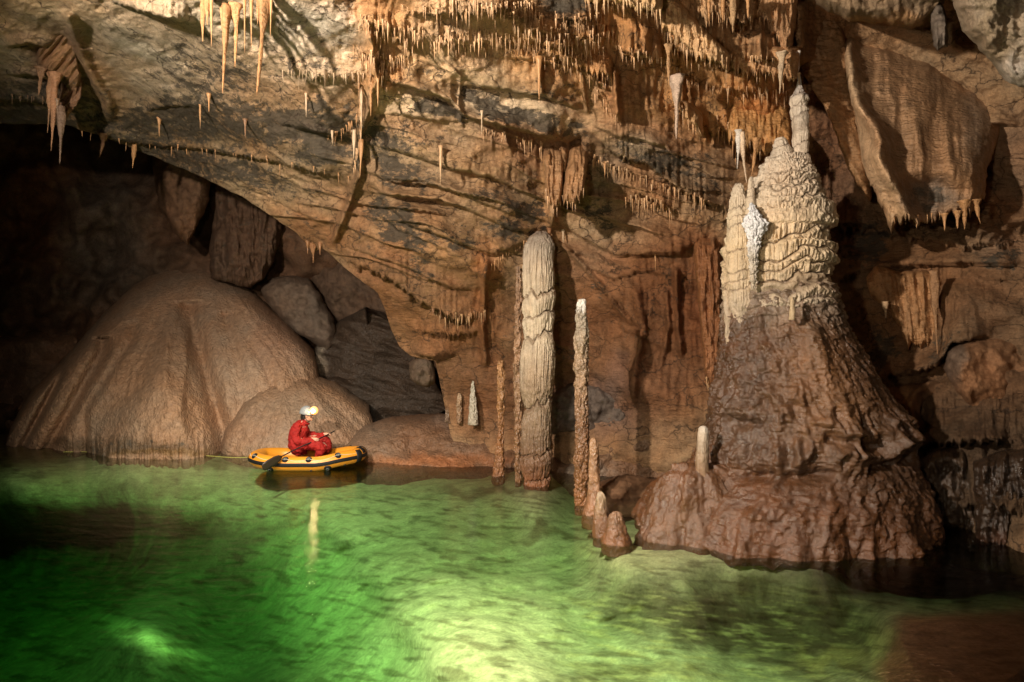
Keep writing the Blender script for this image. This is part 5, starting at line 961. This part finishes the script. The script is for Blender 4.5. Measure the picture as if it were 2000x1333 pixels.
def sweep(name, a0, a1, r, mat, na, parent, i0=0, i1=None, thick=None):
    n = len(CLN); closed_ = i1 is None; ids = list(range(n)) if closed_ else list(range(i0, i1+1))
    rows = []
    for i in ids:
        t, o_, u_ = frame_at(i % n)
        an = np.linspace(R(a0), R(a1), na, endpoint=(a1-a0 < 359))
        rows.append([list(CLN[i % n]+o_*r*math.cos(a)+u_*r*math.sin(a)) for a in an])
    if closed_: rows.append(rows[0])
    V = np.array(rows)+np.array((BX, BY, 0)); V = V.transpose(1, 0, 2) if False else V
    full = a1-a0 >= 359
    o = grid_mesh(name, V, mat, None, 0, parent, close_u=full)
    if not full:
        m = o.modifiers.new('thick', 'SOLIDIFY'); m.thickness = .008; m.offset = 0
    return o
TR = .138
sweep('tube', 0, 360, TR, my, 24, raft)
sweep('rub_strake', -14, 14, TR+.006, mk, 6, raft)
for (i0, i1, a0, a1) in ((59, 63, 20, 100), (55, 58, -60, 60), (66, 70, 25, 95)):
    sweep('seam_patch', a0, a1, TR+.009, mk, 8, raft, i0, i1)
# floor
bm = bmesh.new(); vs = [bm.verts.new((p.x*.93, p.y*.9, .10)) for p in CLN]; bm.faces.new(vs); me = bpy.data.meshes.new('floor'); bm.to_mesh(me); bm.free()
fo = link('floor', me, mk, raft, None); fo.location = (0, 0, 0)
def disc(i, ang, rad, ring=True):
    t, o_, u_ = frame_at(i % len(CLN)); a = R(ang); nrm = o_*math.cos(a)+u_*math.sin(a); c = CLN[i % len(CLN)]+nrm*(TR+.004)
    ch = [[(*(c-nrm*.01), rad), (*(c+nrm*.006), rad*.9)]]
    bm = bmesh.new(); bmesh.ops.create_cone(bm, segments=18, radius1=rad, radius2=rad*.82, depth=.022, cap_ends=True)
    bm.transform(Matrix.Translation(c) @ nrm.to_track_quat('Z', 'Y').to_matrix().to_4x4())
    me = bpy.data.meshes.new('patch'); bm.to_mesh(me); bm.free(); p = link('ring_patch', me, mk, raft); p.location = (0, 0, 0)
    if ring:
        e1 = t; e2 = nrm.cross(t); ch = [[(*(c+nrm*.02+(e1*math.cos(q)+e2*math.sin(q))*.028), .006) for q in np.linspace(0, 6.0, 9)]]
        rr = tubes('ring', ch, plain_steel, None, 6); rr.parent = p
plain_steel = plain('steel', (0.12, 0.12, 0.12), .4, .5)
for i in (12, 26, 35, 47, 80, 100): disc(i, 48, .066)
for i in (20, 43): disc(i, -48, .075)
for i in (36, 50): disc(i, -62, .03, False)
def rope_pts(idx, sag=.04):
    ch = []
    for a, b in zip(idx[:-1], idx[1:]):
        for k in range(4):
            f = k/4; j = a+(b-a)*f; i = int(round(j)) % len(CLN); t, o_, u_ = frame_at(i); nrm = o_*math.cos(R(46))+u_*math.sin(R(46)); c = CLN[i]+nrm*(TR+.02)-Vector((0, 0, sag*math.sin(math.pi*f))); ch.append((*c, .006))
    return ch
gr = tubes('grab_line', [rope_pts([8, 12, 26, 35, 47, 60])], plain('pale_rope', (0.5, 0.44, 0.32), .8), None, 6); gr.parent = raft
sk = plain('skin', (0.50, 0.27, 0.18), .5, .4, .0, .0)
red = plain('red_coverall_fabric', (0.30, 0.011, 0.008), .8, .3, .45, .012, 9)
# body (one surface): pelvis and torso under the coverall, neck, head, arms, hands with fingers
ox, oy = bx(592), BY
def L(px, py, dy=0.0, r=.05): return (bx(px), oy+dy, bz(py), r)
head = [L(602.5, 815, 0, .070), L(602, 808, 0, .083), L(601, 802, 0, .080)]
def hand(cx, cy, dy, s):
    ch = [[L(cx-5, cy-1, dy, .028), L(cx, cy, dy, .036), L(cx+4, cy, dy, .034)]]
    for k, (ly, ln) in enumerate(((-.030, .8), (-.010, 1.0), (.010, .92), (.030, .72))):
        ch.append([L(cx+3, cy, dy+ly, .010), L(cx+7, cy-.8, dy+ly, .0095), L(cx+8.6*(.75+.25*ln), cy+1.6, dy+ly, .0085), L(cx+7.5, cy+3.6*ln, dy+ly*.9, .0075)])
    ch.append([L(cx-1, cy-1, dy-.02*s, .012), L(cx+2.5, cy+1.5, dy-.052*s, .011), L(cx+6, cy+2.8, dy-.040*s, .009)])
    return ch
arms = [[L(586, 833, -.17, .05), L(587, 850, -.22, .042), L(603, 857, -.24, .036), L(617, 855, -.20, .026)], [L(589, 833, .17, .05), L(592, 850, .22, .042), L(612, 852, .2, .036), L(632, 850, .14, .026)]]
bodyc = [[L(585, 868, 0, .13), L(586, 850, 0, .12), L(589, 835, 0, .13), L(594, 824, 0, .075), L(598, 818, 0, .055), L(601, 812, 0, .055)], head,
         [L(585, 868, -.1, .09), L(612, 860, -.16, .08), L(632, 870, -.16, .06)], [L(585, 868, .1, .09), L(612, 858, .14, .08), L(634, 870, .14, .06)]]
face = [[L(606.5, 813.5, 0, .030), L(608, 817.5, 0, .028)], [L(608.5, 808.5, 0, .012), L(611.6, 811.8, 0, .014)], [L(607.5, 816, -.018, .012), L(609.6, 816, 0, .011), L(607.5, 816, .018, .012)], [L(609.2, 818, -.012, .010), L(610.2, 818, 0, .009), L(609.2, 818, .012, .010)],
        [L(607.5, 806.2, -.035, .014), L(608.9, 806.4, 0, .012), L(607.5, 806.2, .035, .014)], [L(601, 808, -.083, .018), L(602, 811, -.083, .014)], [L(601, 808, .083, .018), L(602, 811, .083, .014)]]
person = tubes('person', bodyc+face+arms+hand(621, 854, -.20, 1)+hand(636, 849, .14, -1), sk, None, 14, vox=.0065, smooth_it=3, origin=(ox, oy, bz(875)))
tag(person, 'person in a red coverall and white helmet with lit headlamp sitting in the raft', 'person')
def child(o): o.parent = person; o.matrix_parent_inverse = Matrix.Translation(-person.location); return o
suit = [[L(584, 872, 0, .185), L(582, 855, 0, .190), L(584, 842, 0, .185), L(588, 832, 0, .155), L(594, 824, 0, .085)],
        [L(587, 829, -.10, .08), L(587, 829, .10, .08)],
        [L(586, 830, -.16, .085), L(583, 845, -.22, .088), L(592, 858, -.25, .078), L(606, 858, -.24, .062), L(615, 856, -.21, .046)],
        [L(589, 830, .16, .085), L(592, 848, .22, .085), L(612, 852, .21, .062), L(629, 850, .15, .046)],
        [L(584, 872, -.10, .13), L(606, 864, -.17, .125), L(626, 866, -.19, .105), L(634, 873, -.18, .10), L(628, 884, -.15, .08)],
        [L(584, 872, .10, .13), L(606, 862, .15, .125), L(628, 862, .17, .105), L(637, 872, .17, .09), L(632, 884, .15, .08)]]
co = child(tubes('coverall', suit, red, None, 16, vox=.010, smooth_it=2)); 
tx = bpy.data.textures.new('folds', 'CLOUDS'); tx.noise_scale = .09
md = co.modifiers.new('folds', 'DISPLACE'); md.texture = tx; md.strength = .07; md.mid_level = .5
child(tubes('collar', [[L(592, 823.5, -.05, .022), L(597, 824.5, -.062, .022), L(602, 826, -.03, .02), L(603, 826, .03, .02), L(597, 824.5, .062, .022), L(592, 823.5, .05, .022)]], red, None, 8))
child(tubes('hair', [[L(594, 806, 0, .055), L(592.5, 812, 0, .056), L(593, 818, 0, .045), L(590, 824, 0, .038)], [L(596, 806, -.05, .03), L(595, 815, -.055, .028)]], plain('dark_hair', (0.02, 0.014, 0.01), .6, .3, 0, .004, 60), None, 12, vox=.01))
child(tubes('shoulder_bag', [[L(577, 835, .06, .07), L(572, 846, .06, .075), L(571, 857, .05, .07)]], plain('dark_bag', (0.03, 0.018, 0.012), .7, .3), None, 12, vox=.012))
# helmet: a shell with a rim
bm = bmesh.new(); bmesh.ops.create_uvsphere(bm, u_segments=36, v_segments=20, radius=1.0)
bmesh.ops.delete(bm, geom=[v for v in bm.verts if v.co.z < -.30], context='VERTS')
for v in bm.verts:
    k = 1.0
    if v.co.z < .0: k = 1.03
    v.co = Vector((v.co.x*.140*k, v.co.y*.118*k, v.co.z*.150))
hm = bpy.data.meshes.new('helmet'); bm.transform(Matrix.Translation((bx(599), oy, bz(804.5))) @ Matrix.Rotation(R(10), 4, 'Y')); bm.to_mesh(hm); bm.free()
he = child(fin(link('helmet', hm, plain('white_helmet_shell', (0.26, 0.26, 0.26), .4, .5)))); q = he.modifiers.new('shell', 'SOLIDIFY'); q.thickness = .007
vt = tubes('vent_hole', [[L(598+3*k, 799-1.5*k, -.108+.01*abs(k), .006), L(598+3*k, 799-1.5*k, -.112+.01*abs(k), .006)] for k in (-1, 0, 1)], mk, None, 8); vt.parent = he
child(tubes('chin_strap', [[L(597, 808, -.088, .006), L(601, 817, -.078, .006), L(605, 821, -.03, .006), L(605, 821, .03, .006), L(601, 817, .078, .006), L(597, 808, .088, .006)]], mk, None, 6))
# eyes
child(tubes('eye', [[L(608.4, 808.6, -.030, .011), L(608.5, 808.6, -.029, .011)], [L(608.4, 808.6, .030, .011), L(608.5, 808.6, .029, .011)]], mk, None, 8))
child(tubes('glare_disc', [[L(614.8, 799.0, -.03, .085), L(615.6, 799.0, -.045, .084)]], plain('warm_glare', (1, .6, .3), .3, .5, emit=(1.0, 0.36, 0.07), es=1.5), None, 16))  # glowing disc added to imitate the warm glare around the headlamp
hl = child(tubes('headlamp', [[L(611.5, 799.5, -.02, .034), L(615, 799.3, -.03, .045)]], mk, None, 14))
le = tubes('lens', [[L(615.5, 799.0, -.118, .034), L(616, 799.0, -.122, .033)]], plain('lit_lens', (1, .8, .5), .3, .5, emit=(1.0, 0.66, 0.30), es=200), None, 14); le.parent = hl
ll = bpy.data.lights.new('headlamp_light', 'SPOT'); ll.energy = 60; ll.color = (1, .66, .34); ll.shadow_soft_size = .03; ll.spot_size = R(110); ll.spot_blend = .8
lo = bpy.data.objects.new('headlamp_light', ll); C.objects.link(lo); lo.location = L(618, 799)[:3]; lo.rotation_euler = (Vector((1.0, .4, -.25))).to_track_quat('-Z', 'Y').to_euler()
# paddle held across the lap
pdl = empty('paddle', (bx(600), oy-.3, bz(868))); tag(pdl, 'dark single-bladed paddle held across the lap of the seated person', 'paddle')
def kid(o, p): o.parent = p; o.matrix_parent_inverse = Matrix.Translation(-p.location); return o
kid(tubes('shaft', [[L(560, 886, -.78, .013), L(600, 866, -.42, .013), L(622, 857, -.20, .013), L(640, 848.5, .10, .013), L(648, 844, .3, .013)]], mk, None, 8), pdl)
bm = bmesh.new()
for s_ in (0, 1):
    pass
A = np.array(L(572, 880, -.68)[:3]); Bp = np.array(L(546, 896, -.98)[:3]); ax = (Bp-A); ln_ = np.linalg.norm(ax); ax /= ln_; sd = np.array((.25, .1, 1.0)); sd -= ax*sd.dot(ax); sd /= np.linalg.norm(sd)
prof = [(0, .02), (.12, .06), (.35, .085), (.7, .09), (.92, .075), (1.0, .04)]
V = np.array([[A+ax*ln_*t+sd*w*k for k in (-1, -.5, 0, .5, 1)] for t, w in prof])
b_ = kid(grid_mesh('blade', V, plain('dark_blade', (0.035, 0.022, 0.015), .4, .5), None, 0), pdl); q = b_.modifiers.new('t', 'SOLIDIFY'); q.thickness = .012
for o_ in (person, pdl, lo): o_.location.z -= .065
# floating line from the raft along the foot of the dome
ch = []
for k in range(16):
    t = k/15; x = 484-360*t; y = 893.5-7*t-4*t*t+1.2*math.sin(k*1.3); dd = dwater(y); ch.append((*PW(x, y, dd), .008))
tag(tubes('floating_rope', [ch], plain('yellow_rope', (0.45, 0.42, 0.10), .7), None, 6), 'thin yellow line floating on the water along the foot of the huge dome', 'rope')
